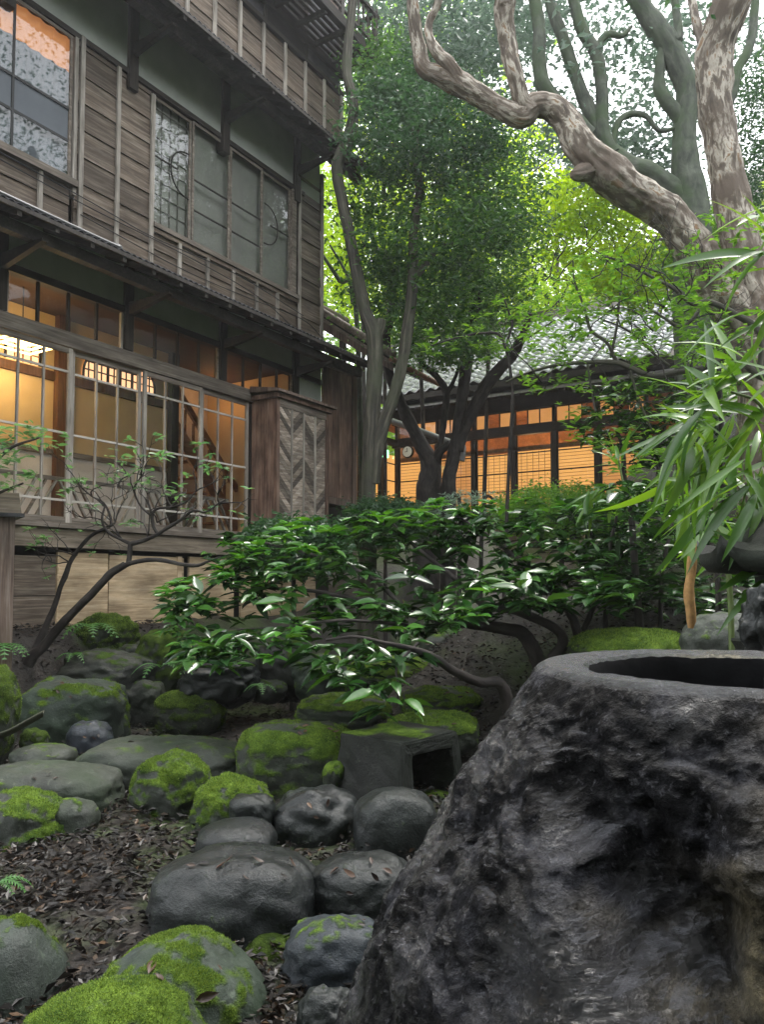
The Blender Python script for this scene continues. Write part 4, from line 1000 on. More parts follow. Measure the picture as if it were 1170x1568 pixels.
# ------------------------------------------------------------------ trees and plants
def leaf_np(C, per, spread, size, seed, up=.7, asp=.45, droop=.15, flat=1.0, jit=.35, fold=.12):
    R = np.random.RandomState(seed); C = np.asarray(C, float)
    n = len(C) * per
    off = R.normal(size=(n, 3)) * spread; off[:, 2] *= flat
    P = np.repeat(C, per, 0) + off
    d = R.normal(size=(n, 3)); d[:, 2] = d[:, 2] * .5 - droop; d /= np.linalg.norm(d, axis=1)[:, None]
    nn = R.normal(size=(n, 3)) * (1 - up) + np.array([0, 0, up]); nn -= d * (nn * d).sum(1)[:, None]; nn /= np.linalg.norm(nn, axis=1)[:, None]
    w = np.cross(nn, d); L = size * (1 + jit * R.uniform(-1, 1, n))[:, None]
    b = P; tip = P + d * L; m = P + d * L * .48
    l = m + w * L * asp * .5 + nn * L * fold; r = m - w * L * asp * .5 + nn * L * fold
    V = np.stack([b, r, tip, l], 1).reshape(-1, 3)
    k = np.arange(n)[:, None] * 4
    return V, np.concatenate([k + [0, 1, 2], k + [0, 2, 3]])
def leaf_ob(name, parts, m, parent, base, kind='stuff'):
    V = np.concatenate([p[0] for p in parts]); o = 0; Fs = []
    for v, f in parts: Fs.append(f + o); o += len(v)
    ob_ = ob(name, np_mesh(name, V - np.array(tuple(base)), [np.concatenate(Fs)]), M[m], parent, kind); return ob_
def blob(px, py, Y, rx, ry, rY, n, seed, shell=.35):
    R = np.random.RandomState(seed); D = R.normal(size=(n, 3)); D /= np.linalg.norm(D, axis=1)[:, None]
    D *= (R.uniform(shell ** 3, 1, n) ** (1 / 3))[:, None]
    return np.array([tuple(at(px + d[0] * rx, py + d[1] * ry, Y + d[2] * rY)) for d in D])
def limb_pts(pts, sub=5, k=1.0):
    P = [tuple(at(a, b, c)) for a, b, c, w in pts]; r = [k * w * c / F / 2 for a, b, c, w in pts]
    S = spline([(*p, q) for p, q in zip(P, r)], sub)
    return S[:, :3], np.maximum(S[:, 3], .003)
def tree(name, label, cat, base, trunk, limbs, mat, crowns=(), group=None, n=12, lump=.10, sub=6, ridge=.05, slim=1.0):
    """trunk/limbs: lists of (px, py, depth, width px); crowns: (material, [leaf parts])"""
    b = Vector(base); t = thing(name, label, cat, b, 0, group)
    mb = MB()
    for i, l in enumerate(trunk):
        P, r = limb_pts(l, sub, slim); mb.tube(P - np.array(b), r, n, True, lump, i * 3 + len(label), ridge=ridge)
    ob('trunk', mb.mesh('trunk', (0, 0, 0), True), M[mat], t)
    for i, l in enumerate(limbs):
        P, r = limb_pts(l, sub, slim); ob('branch', MB().tube(P - np.array(b), r, n, True, lump, i * 5 + 1 + len(label), ridge=ridge).mesh('branch', (0, 0, 0), True), M[mat], t)
    for m, parts in crowns: leaf_ob('crown', parts, m, t, b)
    return t
def gbase(px, py, Y):
    p = at(px, py, Y); p.z = float(ground(p.x, p.y)); return p
def pxz(p):   # nothing fancy: pixel of a world point, only to place roots on the ground below a traced stem
    y = p.y; zc = p.z * math.cos(PITCH) - y * math.sin(PITCH); yc = y * math.cos(PITCH) + p.z * math.sin(PITCH)
    return CX + F * p.x / yc, CY - F * zc / yc
def root(px, py, Y, w):
    g = gbase(px, py, Y); a, b = pxz(g); return (px, b + 10, Y, w)

def twigs(start_pts, n, length, seed, depth=2, up=.3, r0=.006):
    """random forked twigs grown from world points; returns list of (polyline, radii) and tip list"""
    R = random.Random(seed); out = []; tips = []
    def grow(p, d, L, r, k):
        P = [p]; q = p.copy(); dd = d.copy()
        for i in range(4):
            dd = (dd + Vector((R.gauss(0, .28), R.gauss(0, .28), R.gauss(0, .22) + up * .12))).normalized(); q = q + dd * L / 4; P.append(q.copy())
        out.append((P, [r, r * .85, r * .75, r * .65, r * .5]))
        if k <= 0: tips.append((q, dd)); return
        for j in range(2 if R.random() < .7 else 3):
            grow(q.copy(), (dd + Vector((R.gauss(0, .6), R.gauss(0, .6), R.gauss(0, .35) + up * .4))).normalized(), L * R.uniform(.55, .85), r * .6, k - 1)
    for (p, d) in start_pts:
        for i in range(n): grow(Vector(p), (Vector(d) + Vector((R.gauss(0, .4), R.gauss(0, .4), R.gauss(0, .3)))).normalized(), length * R.uniform(.7, 1.2), r0, depth)
    return out, tips

# leaf shapes with a midrib
def leaf_shape(L=1.0, W=.42, rows=6, bend=.18, fold=.10, seed=0, sharp=1.0, wav=.0):
    V = []; R = random.Random(seed)
    for i in range(rows + 1):
        t = i / rows; w = W / 2 * (math.sin(math.pi * min(1, t ** .8)) ** sharp) * (1 if 0 < i < rows else .02)
        z = -bend * t * t + .02 * math.sin(t * 9) * wav
        f = fold * w / W * 2
        V += [(-w, t * L, z + f + wav * .03 * R.uniform(-1, 1)), (0, t * L, z), (w, t * L, z + f + wav * .03 * R.uniform(-1, 1))]
    Fq = []
    for i in range(rows):
        a = i * 3; Fq += [(a, a + 1, a + 4, a + 3), (a + 1, a + 2, a + 5, a + 4)]
    return np.array(V, float), np.array(Fq)
def place(V, base, d, nrm, s):
    d = d.normalized(); n2 = (nrm - d * nrm.dot(d)).normalized(); x = d.cross(n2)
    Mx = np.array([[x.x, d.x, n2.x], [x.y, d.y, n2.y], [x.z, d.z, n2.z]])
    return (V * s) @ Mx.T + np.array(tuple(base))
def leaf_matrix(base, d, nrm, s):
    d = d.normalized(); n2 = (nrm - d * nrm.dot(d)).normalized(); x = d.cross(n2)
    return Matrix(((x.x * s, d.x * s, n2.x * s, base.x), (x.y * s, d.y * s, n2.y * s, base.y), (x.z * s, d.z * s, n2.z * s, base.z), (0, 0, 0, 1)))
def leafy(name, leaves, shapes, m, parent, b, nind=300):
    """leaves: (pos, dir, normal, size); the ones that show largest become single parts, the rest one mesh"""
    ms = []
    for V, Fq in shapes:
        me = np_mesh('leaf', V, [Fq], None, True); me.materials.append(M[m]); ms.append(me)
    R = random.Random(len(leaves)); b = Vector(b)
    leaves = sorted(leaves, key=lambda q: q[0].length / q[3])
    mb = MB()
    for i, (p, d, nn, s) in enumerate(leaves):
        k = R.randrange(len(shapes))
        if i < nind:
            o = ob('leaf', ms[k], None, parent); o.matrix_local = leaf_matrix(p - b, d, nn, s)
        else: mb.add(place(shapes[k][0], p - b, d, nn, s), shapes[k][1])
    if mb.n: ob(name, mb.mesh(name, (0, 0, 0), True), M[m], parent, 'stuff')

# --- large tree with peeling bark: leaning limb and upright trunk from one root
Yt = 8.0
RB_ = gbase(1190, 620, Yt)
up_tr = [root(1178, 600, Yt, 95), (1165, 520, Yt, 84), (1150, 440, Yt, 74), (1137, 383, Yt, 66), (1119, 299, Yt, 60), (1107, 224, Yt, 55), (1096, 150, Yt, 56), (1094, 90, Yt, 62), (1106, 45, Yt - .1, 64), (1122, 0, Yt - .2, 62), (1140, -60, Yt - .3, 58), (1170, -150, Yt - .6, 50)]
lean = [(1172, 585, Yt, 80), (1146, 520, Yt, 76), (1112, 455, Yt, 72), (1078, 405, Yt - .05, 66), (1056, 371, Yt - .1, 62), (1029, 333, Yt - .15, 60), (999, 312, Yt - .2, 58), (954, 283, Yt - .3, 60), (919, 255, Yt - .35, 66), (893, 228, Yt - .4, 58), (871, 192, Yt - .4, 48), (848, 166, Yt - .4, 44), (820, 163, Yt - .4, 40), (799, 178, Yt - .4, 40), (765, 164, Yt - .4, 34), (731, 145, Yt - .4, 36), (697, 124, Yt - .4, 40), (669, 113, Yt - .4, 32), (649, 103, Yt - .4, 28), (641, 70, Yt - .4, 26), (635, 37, Yt - .45, 24), (632, 0, Yt - .5, 22), (634, -60, Yt - .6, 18)]
br1 = [(812, 172, Yt - .42, 34), (800, 152, Yt - .45, 30), (788, 113, Yt - .5, 29), (779, 70, Yt - .5, 31), (773, 28, Yt - .55, 34), (775, 0, Yt - .6, 35), (780, -70, Yt - .8, 30)]
br2 = [(705, 126, Yt - .42, 30), (685, 98, Yt - .48, 26), (668, 78, Yt - .5, 20), (657, 55, Yt - .5, 15), (658, 32, Yt - .5, 13), (668, 12, Yt - .52, 14), (676, -20, Yt - .6, 13)]
br3 = [(1094, 100, Yt + .02, 30), (1080, 75, Yt + .05, 18), (1068, 40, Yt + .1, 15), (1060, 0, Yt + .2, 13), (1050, -50, Yt + .3, 10)]
br5 = [(1146, -70, Yt - .3, 34), (1300, -120, Yt - .6, 26), (1560, -170, Yt - 1, 20), (1900, -160, Yt - 1.4, 14), (2300, -120, Yt - 1.8, 7)]
br6 = [(1560, -170, Yt - 1, 16), (1700, 20, Yt - 1.2, 12), (1850, 200, Yt - 1.4, 7)]
br4 = [(908, 258, Yt - .35, 44), (894, 264, Yt - .42, 34), (882, 267, Yt - .48, 24), (875, 266, Yt - .5, 10)]
canopy = [leaf_np(np.concatenate([blob(1180, -260, 6.5, 420, 190, 2.5, 100, 11), blob(800, -330, 6.8, 330, 160, 2.2, 40, 12), blob(560, -300, 7.0, 250, 120, 2, 14, 15)]), 34, .30, .075, 21)]
# boughs out of the frame to the right, leaves that shade the garden and show in the window glass
canopy.append(leaf_np(np.array([(R_x, R_y, R_z) for R_x, R_y, R_z in zip(np.random.RandomState(5).uniform(6, 13, 120), np.random.RandomState(6).uniform(-3, 8, 120), np.random.RandomState(8).uniform(2.6, 9.0, 120))]), 40, .42, .10, 22))
tree('peeling_bark_tree', 'huge old tree with flaking pale and rust bark, one trunk upright and one sweeping left', 'tree', RB_, [up_tr, lean], [br1, br2, br3, br4, br5, br6], 'bark_peel', [('leaf_dark', canopy)], n=64, lump=.14, sub=16, ridge=.11, slim=.90)

# --- second tree behind it: mossy many stemmed, dissolving into the bright sky
Yb = 10.5
A_ = [root(1068, 420, Yb, 60), (1060, 345, Yb, 58), (1050, 254, Yb, 42), (1050, 194, Yb, 36), (1053, 135, Yb, 35), (1035, 90, Yb, 36), (1011, 51, Yb, 33), (987, 15, Yb, 28), (965, -20, Yb, 26), (930, -90, Yb, 20)]
A2 = [(1047, 190, Yb, 26), (1034, 170, Yb, 22), (1012, 140, Yb, 20), (1011, 99, Yb, 15), (1014, 70, Yb, 12), (1005, 30, Yb, 9)]
B_ = [(1062, 350, Yb, 46), (1040, 305, Yb, 40), (999, 268, Yb, 36), (963, 256, Yb, 36), (931, 227, Yb + .1, 30), (907, 179, Yb + .1, 24), (886, 129, Yb + .2, 20), (865, 66, Yb + .2, 19), (847, 15, Yb + .3, 18), (830, -50, Yb + .4, 14)]
C_ = [(940, 236, Yb, 24), (924, 203, Yb, 21), (922, 135, Yb, 20), (914, 84, Yb, 20), (892, 45, Yb, 19), (878, 0, Yb, 17), (860, -60, Yb, 14)]
C2 = [(916, 84, Yb, 14), (921, 62, Yb, 11), (934, 52, Yb, 11), (953, 55, Yb, 8), (968, 40, Yb, 5)]
D_ = [(905, 205, Yb - .1, 20), (870, 170, Yb - .2, 22), (838, 140, Yb - .3, 24), (826, 100, Yb - .3, 22), (826, 45, Yb - .3, 20), (819, 0, Yb - .3, 20), (812, -60, Yb - .3, 16)]
G_ = [(1105, 190, Yb, 16), (1122, 140, Yb, 17), (1131, 105, Yb, 15), (1149, 69, Yb, 14), (1158, 0, Yb, 13), (1160, -50, Yb, 10)]
H_ = [(950, 250, Yb, 10), (940, 225, Yb, 9), (946, 190, Yb, 9), (965, 175, Yb, 10), (990, 178, Yb, 8), (1010, 200, Yb, 7), (1040, 195, Yb, 6)]
I_ = [(1020, 45, Yb, 18), (1040, 60, Yb - .1, 14), (1035, 10, Yb, 12), (1028, -40, Yb, 10)]
sil = [leaf_np(np.concatenate([blob(930, 110, 12.5, 230, 140, 2.5, 60, 31, .1), blob(1050, 60, 12.5, 130, 120, 2, 34, 32, .1), blob(690, 40, 12.5, 170, 90, 2, 120, 33, .1), blob(970, 235, 12.5, 90, 50, 1, 40, 34, .1), blob(1000, -130, 11.5, 330, 120, 3, 60, 36, .1)]), 44, .25, .125, 35, up=.35, flat=.4)]
tree('mossy_tree', 'mossy many stemmed tree with dark blue green stems against the bright sky', 'tree', gbase(1068, 420, Yb), [A_], [A2, B_, C_, C2, D_, G_, H_, I_], 'bark_moss', [('leaf_silver', sil)], n=20, lump=.12, sub=8, ridge=.08)

# --- right hand dark evergreen mass
tree('evergreen_tree', 'dense dark evergreen tree behind the upright trunk at the right edge', 'tree', gbase(1215, 430, 11.5), [[root(1215, 430, 11.5, 30), (1210, 300, 11.5, 24), (1200, 100, 11.5, 14)]], [], 'bark_moss',
     [('leaf_dark', [leaf_np(np.concatenate([blob(1160, 230, 11.5, 55, 140, 1.2, 120, 41), blob(1190, 120, 11.5, 60, 70, 1.2, 60, 42)]), 34, .18, .075, 43)])])

# --- slim ribbed tree next to the house and its forking stems
Yh = 10.2
st1 = [root(563, 790, Yh, 34), (563, 772, Yh, 25), (566, 700, Yh, 23), (571, 620, Yh, 24), (574, 560, Yh, 25), (573, 512, Yh, 27), (560, 480, Yh, 21), (552, 446, Yh, 20), (540, 385, Yh, 18), (524, 307, Yh, 17), (516, 262, Yh, 18), (521, 240, Yh, 18), (536, 207, Yh, 20), (541, 160, Yh, 15), (531, 113, Yh, 16), (533, 66, Yh, 14), (540, 11, Yh, 12), (548, -50, Yh, 10)]
st2 = [(572, 740, Yh, 18), (577, 690, Yh, 20), (588, 650, Yh, 20), (600, 615, Yh, 19), (614, 565, Yh, 18), (623, 512, Yh, 18), (631, 450, Yh, 17), (633, 400, Yh, 16), (634, 350, Yh, 14), (642, 290, Yh, 13), (636, 240, Yh, 11), (640, 180, Yh, 8), (645, 130, Yh, 5)]
st1b = [(570, 520, Yh, 22), (580, 505, Yh, 20), (584, 490, Yh, 16)]
fk = [(633, 430, Yh, 13), (650, 408, Yh, 10), (668, 385, Yh + .2, 8), (692, 374, Yh + .3, 6), (720, 380, Yh + .3, 4)]
fk2 = [(640, 250, Yh, 8), (660, 228, Yh - .2, 6), (690, 218, Yh - .3, 5), (715, 228, Yh - .3, 3)]
fk3 = [(637, 245, Yh, 8), (615, 232, Yh, 6), (600, 220, Yh, 4)]
fk4 = [(638, 240, Yh, 7), (632, 200, Yh - .1, 5), (628, 180, Yh - .1, 4)]
dc = [leaf_np(np.concatenate([blob(650, 205, Yh, 125, 85, 1.1, 200, 51, .15), blob(640, 140, Yh + .4, 80, 70, .6, 75, 56, .2)]), 44, .17, .08, 55, up=.4, asp=.46, flat=.38)]
dc2 = [leaf_np(np.concatenate([blob(650, 330, Yh + .3, 140, 90, 1.1, 150, 52, .15), blob(765, 300, Yh + .6, 65, 110, .8, 80, 53, .2), blob(640, 440, Yh + .6, 110, 65, .8, 95, 54, .2), blob(605, 110, Yh + 1, 60, 80, .7, 50, 57), blob(690, 520, Yh + 1.2, 90, 45, .6, 60, 58)]), 44, .18, .085, 59, up=.4, asp=.46, flat=.38)]
tree('slim_evergreen_tree', 'slim grey ribbed tree rising past the house corner with a dense dark green crown', 'tree', gbase(563, 790, Yh), [st1], [st1b, st2, fk, fk2, fk3, fk4], 'bark_grey', [('leaf_dark', dc), ('leaf_dark2', dc2)], n=24, lump=.12, sub=9, ridge=.13)

# --- dark multi-stemmed tree in front of the annex
Ym = 12.6
m1 = [root(652, 800, Ym, 44), (654, 765, Ym, 36), (657, 735, Ym, 34), (658, 708, Ym, 30), (640, 672, Ym, 21), (622, 636, Ym, 19), (606, 600, Ym, 17), (594, 565, Ym, 15), (592, 520, Ym, 14), (600, 465, Ym, 15), (595, 414, Ym, 16), (580, 385, Ym, 9), (560, 375, Ym, 7), (548, 380, Ym, 6)]
m1b = [(595, 418, Ym, 12), (584, 398, Ym, 9), (572, 370, Ym, 8), (568, 340, Ym, 6)]
m2 = [root(686, 800, Ym - .2, 26), (687, 751, Ym - .2, 23), (692, 715, Ym - .2, 21), (698, 680, Ym - .2, 20), (705, 632, Ym - .2, 19), (713, 570, Ym - .2, 19), (721, 505, Ym - .2, 17), (728, 470, Ym - .2, 18), (735, 440, Ym - .2, 14), (737, 400, Ym - .2, 9)]
m3 = [(701, 690, Ym - .2, 18), (708, 664, Ym - .2, 20), (724, 630, Ym - .3, 20), (744, 592, Ym - .4, 20), (765, 566, Ym - .5, 19), (785, 543, Ym - .6, 18), (800, 515, Ym - .8, 13), (812, 480, Ym - 1, 8)]
m4 = [(664, 712, Ym, 20), (675, 690, Ym - .1, 14), (690, 680, Ym - .15, 13)]
m5 = [(672, 692, Ym, 8), (678, 660, Ym, 10), (681, 630, Ym, 11), (683, 600, Ym, 11), (670, 578, Ym, 10), (655, 565, Ym, 9), (643, 552, Ym, 5)]
m6 = [(683, 604, Ym, 9), (694, 585, Ym, 6), (704, 560, Ym, 5)]
mc = [leaf_np(np.concatenate([blob(700, 480, Ym, 120, 60, .9, 150, 61, .2), blob(760, 420, Ym, 70, 70, .8, 110, 62, .2), blob(600, 520, Ym + .4, 80, 50, .6, 40, 63, .2)]), 30, .18, .08, 64, up=.3)]
tree('forked_tree', 'dark forked tree with three curving stems standing before the glowing annex', 'tree', gbase(654, 790, Ym), [m1, m2], [m1b, m3, m4, m5, m6], 'bark_dark', [('leaf_dark2', mc)], n=20, lump=.12, sub=8, ridge=.10)
# --- pale thin bare-limbed tree behind the house corner
tree('thin_pale_tree', 'thin pale branched sapling showing between house corner and slim tree', 'tree', gbase(550, 520, 14), [[root(556, 500, 14, 9), (545, 470, 14, 8), (520, 430, 14, 7), (500, 400, 14, 5), (488, 380, 14, 4)]], [[(540, 465, 14, 6), (535, 430, 14, 5), (520, 400, 14, 4), (505, 375, 14, 3)]], 'bark_moss',
     [('leaf_bright', [leaf_np(np.concatenate([blob(510, 420, 15, 45, 80, .8, 60, 71), blob(530, 350, 15.5, 40, 70, .8, 50, 72)]), 26, .16, .075, 73)])])
# --- bright maples behind
def maple(px, py, Y, rx, ry, rY, n, sd, label, m='leaf_bright', sz=.085, trunkpx=None):
    tp = trunkpx or px; R = random.Random(sd); j = lambda k: R.uniform(-k, k)
    tree('maple_tree', label, 'tree', gbase(tp, py + ry, Y), [[root(tp, py + ry, Y, 7), (tp + j(14), py + ry * .9, Y, 6), ((tp + px) / 2 + j(20), py + ry * .35, Y, 4), (px + j(22), py - ry * .1, Y, 3), (px + j(15), py - ry * .6, Y, 2)]],
         [[((tp + px) / 2 + j(5), py + ry * .4, Y, 4), (tp + rx * .3, py + ry * .15, Y, 3), (tp + rx * .7, py - ry * .25, Y, 2)], [((tp + px) / 2, py + ry * .45, Y, 4), (px - rx * .35, py + ry * .05, Y, 3), (px - rx * .7, py - ry * .3, Y, 2)]], 'bark_dark',
         [(m, [leaf_np(blob(px, py, Y, rx, ry, rY, int(n * .75), sd, .1), 44, .20, sz, sd + 1, up=.45, asp=.62, flat=.5)])], 'bright trees behind the gardens', n=7)
maple(905, 335, 13.5, 115, 75, 1.4, 240, 81, 'bright yellow green maple under the sweeping limb', trunkpx=1070)
maple(830, 440, 22.5, 95, 70, 1.6, 260, 84, 'fresh green maple above the left part of the annex roof')
maple(990, 420, 12.5, 110, 50, 1.0, 150, 87, 'light green maple spreading below the leaning trunk', trunkpx=1085)
maple(1090, 400, 11.5, 70, 90, 1.0, 120, 90, 'green maple filling the gap between both old trunks', 'leaf_mid')
maple(740, 270, 17, 150, 110, 1.8, 240, 93, 'sunlit pale green tree behind the dense dark crown')
maple(560, 250, 18, 90, 130, 1.6, 170, 96, 'sunlit green tree seen beside the upper eave end')
maple(590, 90, 17, 100, 110, 1.8, 190, 99, 'pale green tree top beside the balcony', 'leaf_mid')
maple(690, 90, 19, 150, 110, 1.8, 200, 102, 'blue green tree top behind the hooked limb', 'leaf_dark', .09)
maple(560, 430, 20, 130, 110, 2, 190, 105, 'yellow green tree low behind the slim trunk')
maple(860, 250, 22, 130, 60, 2, 90, 107, 'pale far tree in the gap under the thick limb', 'leaf_silver', .12)

maple(655, 400, 16, 150, 110, 1.6, 240, 121, 'bright green tree seen through the lower dark crown')
# --- far wooded hillside
def leaf_mass():
    R = np.random.RandomState(111); n = 4600
    x = R.uniform(-26, 38, n); y = R.uniform(23, 44, n); g = ground(x, y)
    top = np.where(x / y < .19, 25, np.where(x / y < .30, 14, 12.5)) * R.uniform(.75, 1.0, n)
    z = g + R.uniform(.02, 1, n) * np.maximum(top - g, 1.5)
    a = leaf_np(np.stack([x, y, z], 1), 22, .62, .34, 112, up=.3, asp=.62)
    return leaf_ob('leaf_mass', [a], 'leaf_far', None, (0, 0, 0))
def unseen_leaf_screen():
    # unseen leaves added behind the camera to block sky light from there
    R = np.random.RandomState(113); n = 2400
    x = R.uniform(-7, 9, n); y = R.uniform(-7.5, -2.2, n); z = -1.3 + R.uniform(.0, 1, n) * 9.5
    return leaf_ob('leaf_mass', [leaf_np(np.stack([x, y, z], 1), 30, .40, .20, 114, up=.3, asp=.6)], 'leaf_dark', None, (0, 0, 0))
leaf_mass(); unseen_leaf_screen()

# --- small bare-branched tree in front of the glass doors
def small_tree():
    Y = 6.7
    b = gbase(32, 1040, Y)
    t = thing('small_tree', 'small dark tree with bare twisting branches and few leaves in front of the glass doors', 'tree', b)
    main = [root(28, 1040, Y, 24), (34, 1030, Y, 22), (47, 1006, Y, 20), (64, 992, Y, 15), (85, 966, Y, 14), (111, 938, Y - .05, 13), (141, 908, Y - .1, 12), (167, 880, Y - .1, 12), (190, 865, Y - .15, 11)]
    s2 = [(47, 1008, Y, 14), (62, 975, Y + .05, 11), (82, 930, Y + .1, 9), (92, 899, Y + .1, 8), (100, 880, Y + .1, 9), (110, 855, Y + .1, 7), (137, 822, Y + .1, 6), (167, 806, Y, 5), (176, 800, Y, 3)]
    s3 = [(186, 868, Y - .15, 9), (205, 861, Y - .2, 7), (239, 857, Y - .25, 7), (278, 864, Y - .3, 6), (300, 866, Y - .3, 6), (318, 860, Y - .35, 4), (338, 852, Y - .35, 2.5)]
    v = [(196, 866, Y - .15, 9), (198, 850, Y - .15, 8), (199, 832, Y - .15, 8)]
    v1 = [(199, 833, Y - .15, 8), (218, 828, Y - .15, 7), (239, 819, Y - .2, 6), (258, 807, Y - .2, 6), (275, 797, Y - .2, 5), (295, 782, Y - .25, 4), (315, 784, Y - .25, 3), (333, 772, Y - .3, 3), (345, 765, Y - .3, 2)]
    v2 = [(198, 832, Y - .15, 6), (185, 826, Y - .1, 5), (168, 817, Y - .1, 5), (158, 805, Y - .1, 4), (156, 792, Y - .1, 4), (160, 775, Y - .05, 3)]
    v3 = [(241, 818, Y - .2, 5), (234, 805, Y - .2, 5), (233, 788, Y - .2, 5), (241, 779, Y - .2, 4), (265, 776, Y - .25, 3), (285, 768, Y - .3, 3), (300, 752, Y - .3, 2)]
    v4 = [(170, 806, Y, 5), (168, 790, Y, 4), (158, 770, Y + .05, 3), (140, 760, Y + .05, 2)]
    v5 = [(232, 790, Y - .2, 4), (215, 775, Y - .15, 3), (205, 750, Y - .15, 3), (215, 730, Y - .1, 2)]
    mb = MB(); P, r = limb_pts(main, 6); mb.tube(P - np.array(b), r, 10, True, .12, 3)
    ob('trunk', mb.mesh('trunk', (0, 0, 0), True), M['bark_dark'], t)
    for i, l in enumerate((s2, s3, v, v1, v2, v3, v4, v5)):
        P, r = limb_pts(l, 6); ob('branch', MB().tube(P - np.array(b), r, 8, True, .12, i).mesh('branch', (0, 0, 0), True), M['bark_dark'], t)
    st = []; R = random.Random(2)
    for (px, py, yy, dx, dz) in ((158, 775, Y, -.3, 1), (160, 800, Y, -.7, .6), (215, 732, Y, .2, 1), (205, 755, Y, -.4, 1), (233, 788, Y - .2, -.1, 1), (262, 776, Y - .2, .1, 1), (240, 800, Y - .2, .2, 1), (300, 752, Y - .3, .5, 1), (275, 797, Y - .2, .4, .8), (140, 760, Y, -.6, .6), (176, 800, Y, .3, .8), (335, 772, Y - .3, .8, .6), (118, 850, Y + .1, -.8, .5), (108, 862, Y + .1, -.6, .1), (225, 824, Y - .15, .1, 1), (180, 745, Y, 0, 1), (185, 824, Y - .1, -.7, .5)):
        st.append((at(px, py, yy), Vector((dx, R.uniform(-.3, .3), dz))))
    tw, tips = twigs(st, 2, .24, 12, 2, .25, .0075)
    mb = MB()
    for P, r in tw: mb.tube([q - b for q in P], r, 5, False)
    ob('twigs', mb.mesh('twigs', (0, 0, 0), True), M['bark_dark'], t, 'stuff')
    lv = []; rr = random.Random(4)
    for (p, d) in tips:
        if rr.random() > .62: continue
        for i in range(rr.randint(2, 5)):
            a = rr.uniform(0, 6.28); dd = Vector((math.cos(a), math.sin(a), rr.uniform(-.35, .5))); lv.append((p, dd, Vector((rr.gauss(0, .3), rr.gauss(0, .3) - .2, 1)), rr.uniform(.05, .095)))
    leafy('leaves', lv, [leaf_shape(1, .42, 4, .12, .08, i) for i in range(2)], 'leaf_mid2', t, b, 120)
M['leaf_mid2'] = leafmat('thin_green_leaf', [(.05, .13, .05), (.08, .19, .06), (.12, .25, .09)], .32, .35)
small_tree()

def leafy_bush(name, label, cat, b, stems, tipfn, seed, m, size, per=(4, 7), shapes=None, nind=0, mat='bark_dark', dz=(-.25, .45), lname='leaves', nrm=(.3, .3, 1), stemn=7):
    t = thing(name, label, cat, b)
    for i, l in enumerate(stems):
        P, r = limb_pts(l, 5); ob('stem', MB().tube(P - np.array(b), r, stemn, True, .10, i).mesh('stem', (0, 0, 0), True), M[mat], t)
    rr = random.Random(seed); lv = []
    for (p, o) in tipfn:
        p = Vector(p)
        for i in range(rr.randint(*per)):
            a = rr.uniform(0, 6.28)
            d = Vector((math.cos(a), math.sin(a), rr.uniform(*dz))) + Vector(o)
            lv.append((p + Vector((rr.gauss(0, .012), rr.gauss(0, .012), rr.gauss(0, .015))), d, Vector((rr.gauss(0, nrm[0]), rr.gauss(0, nrm[1]), nrm[2])), size * rr.uniform(.42, 1.2)))
    leafy(lname, lv, shapes or [leaf_shape(1, .40, 5, .15, .09, i) for i in range(3)], m, t, b, nind)
    return t

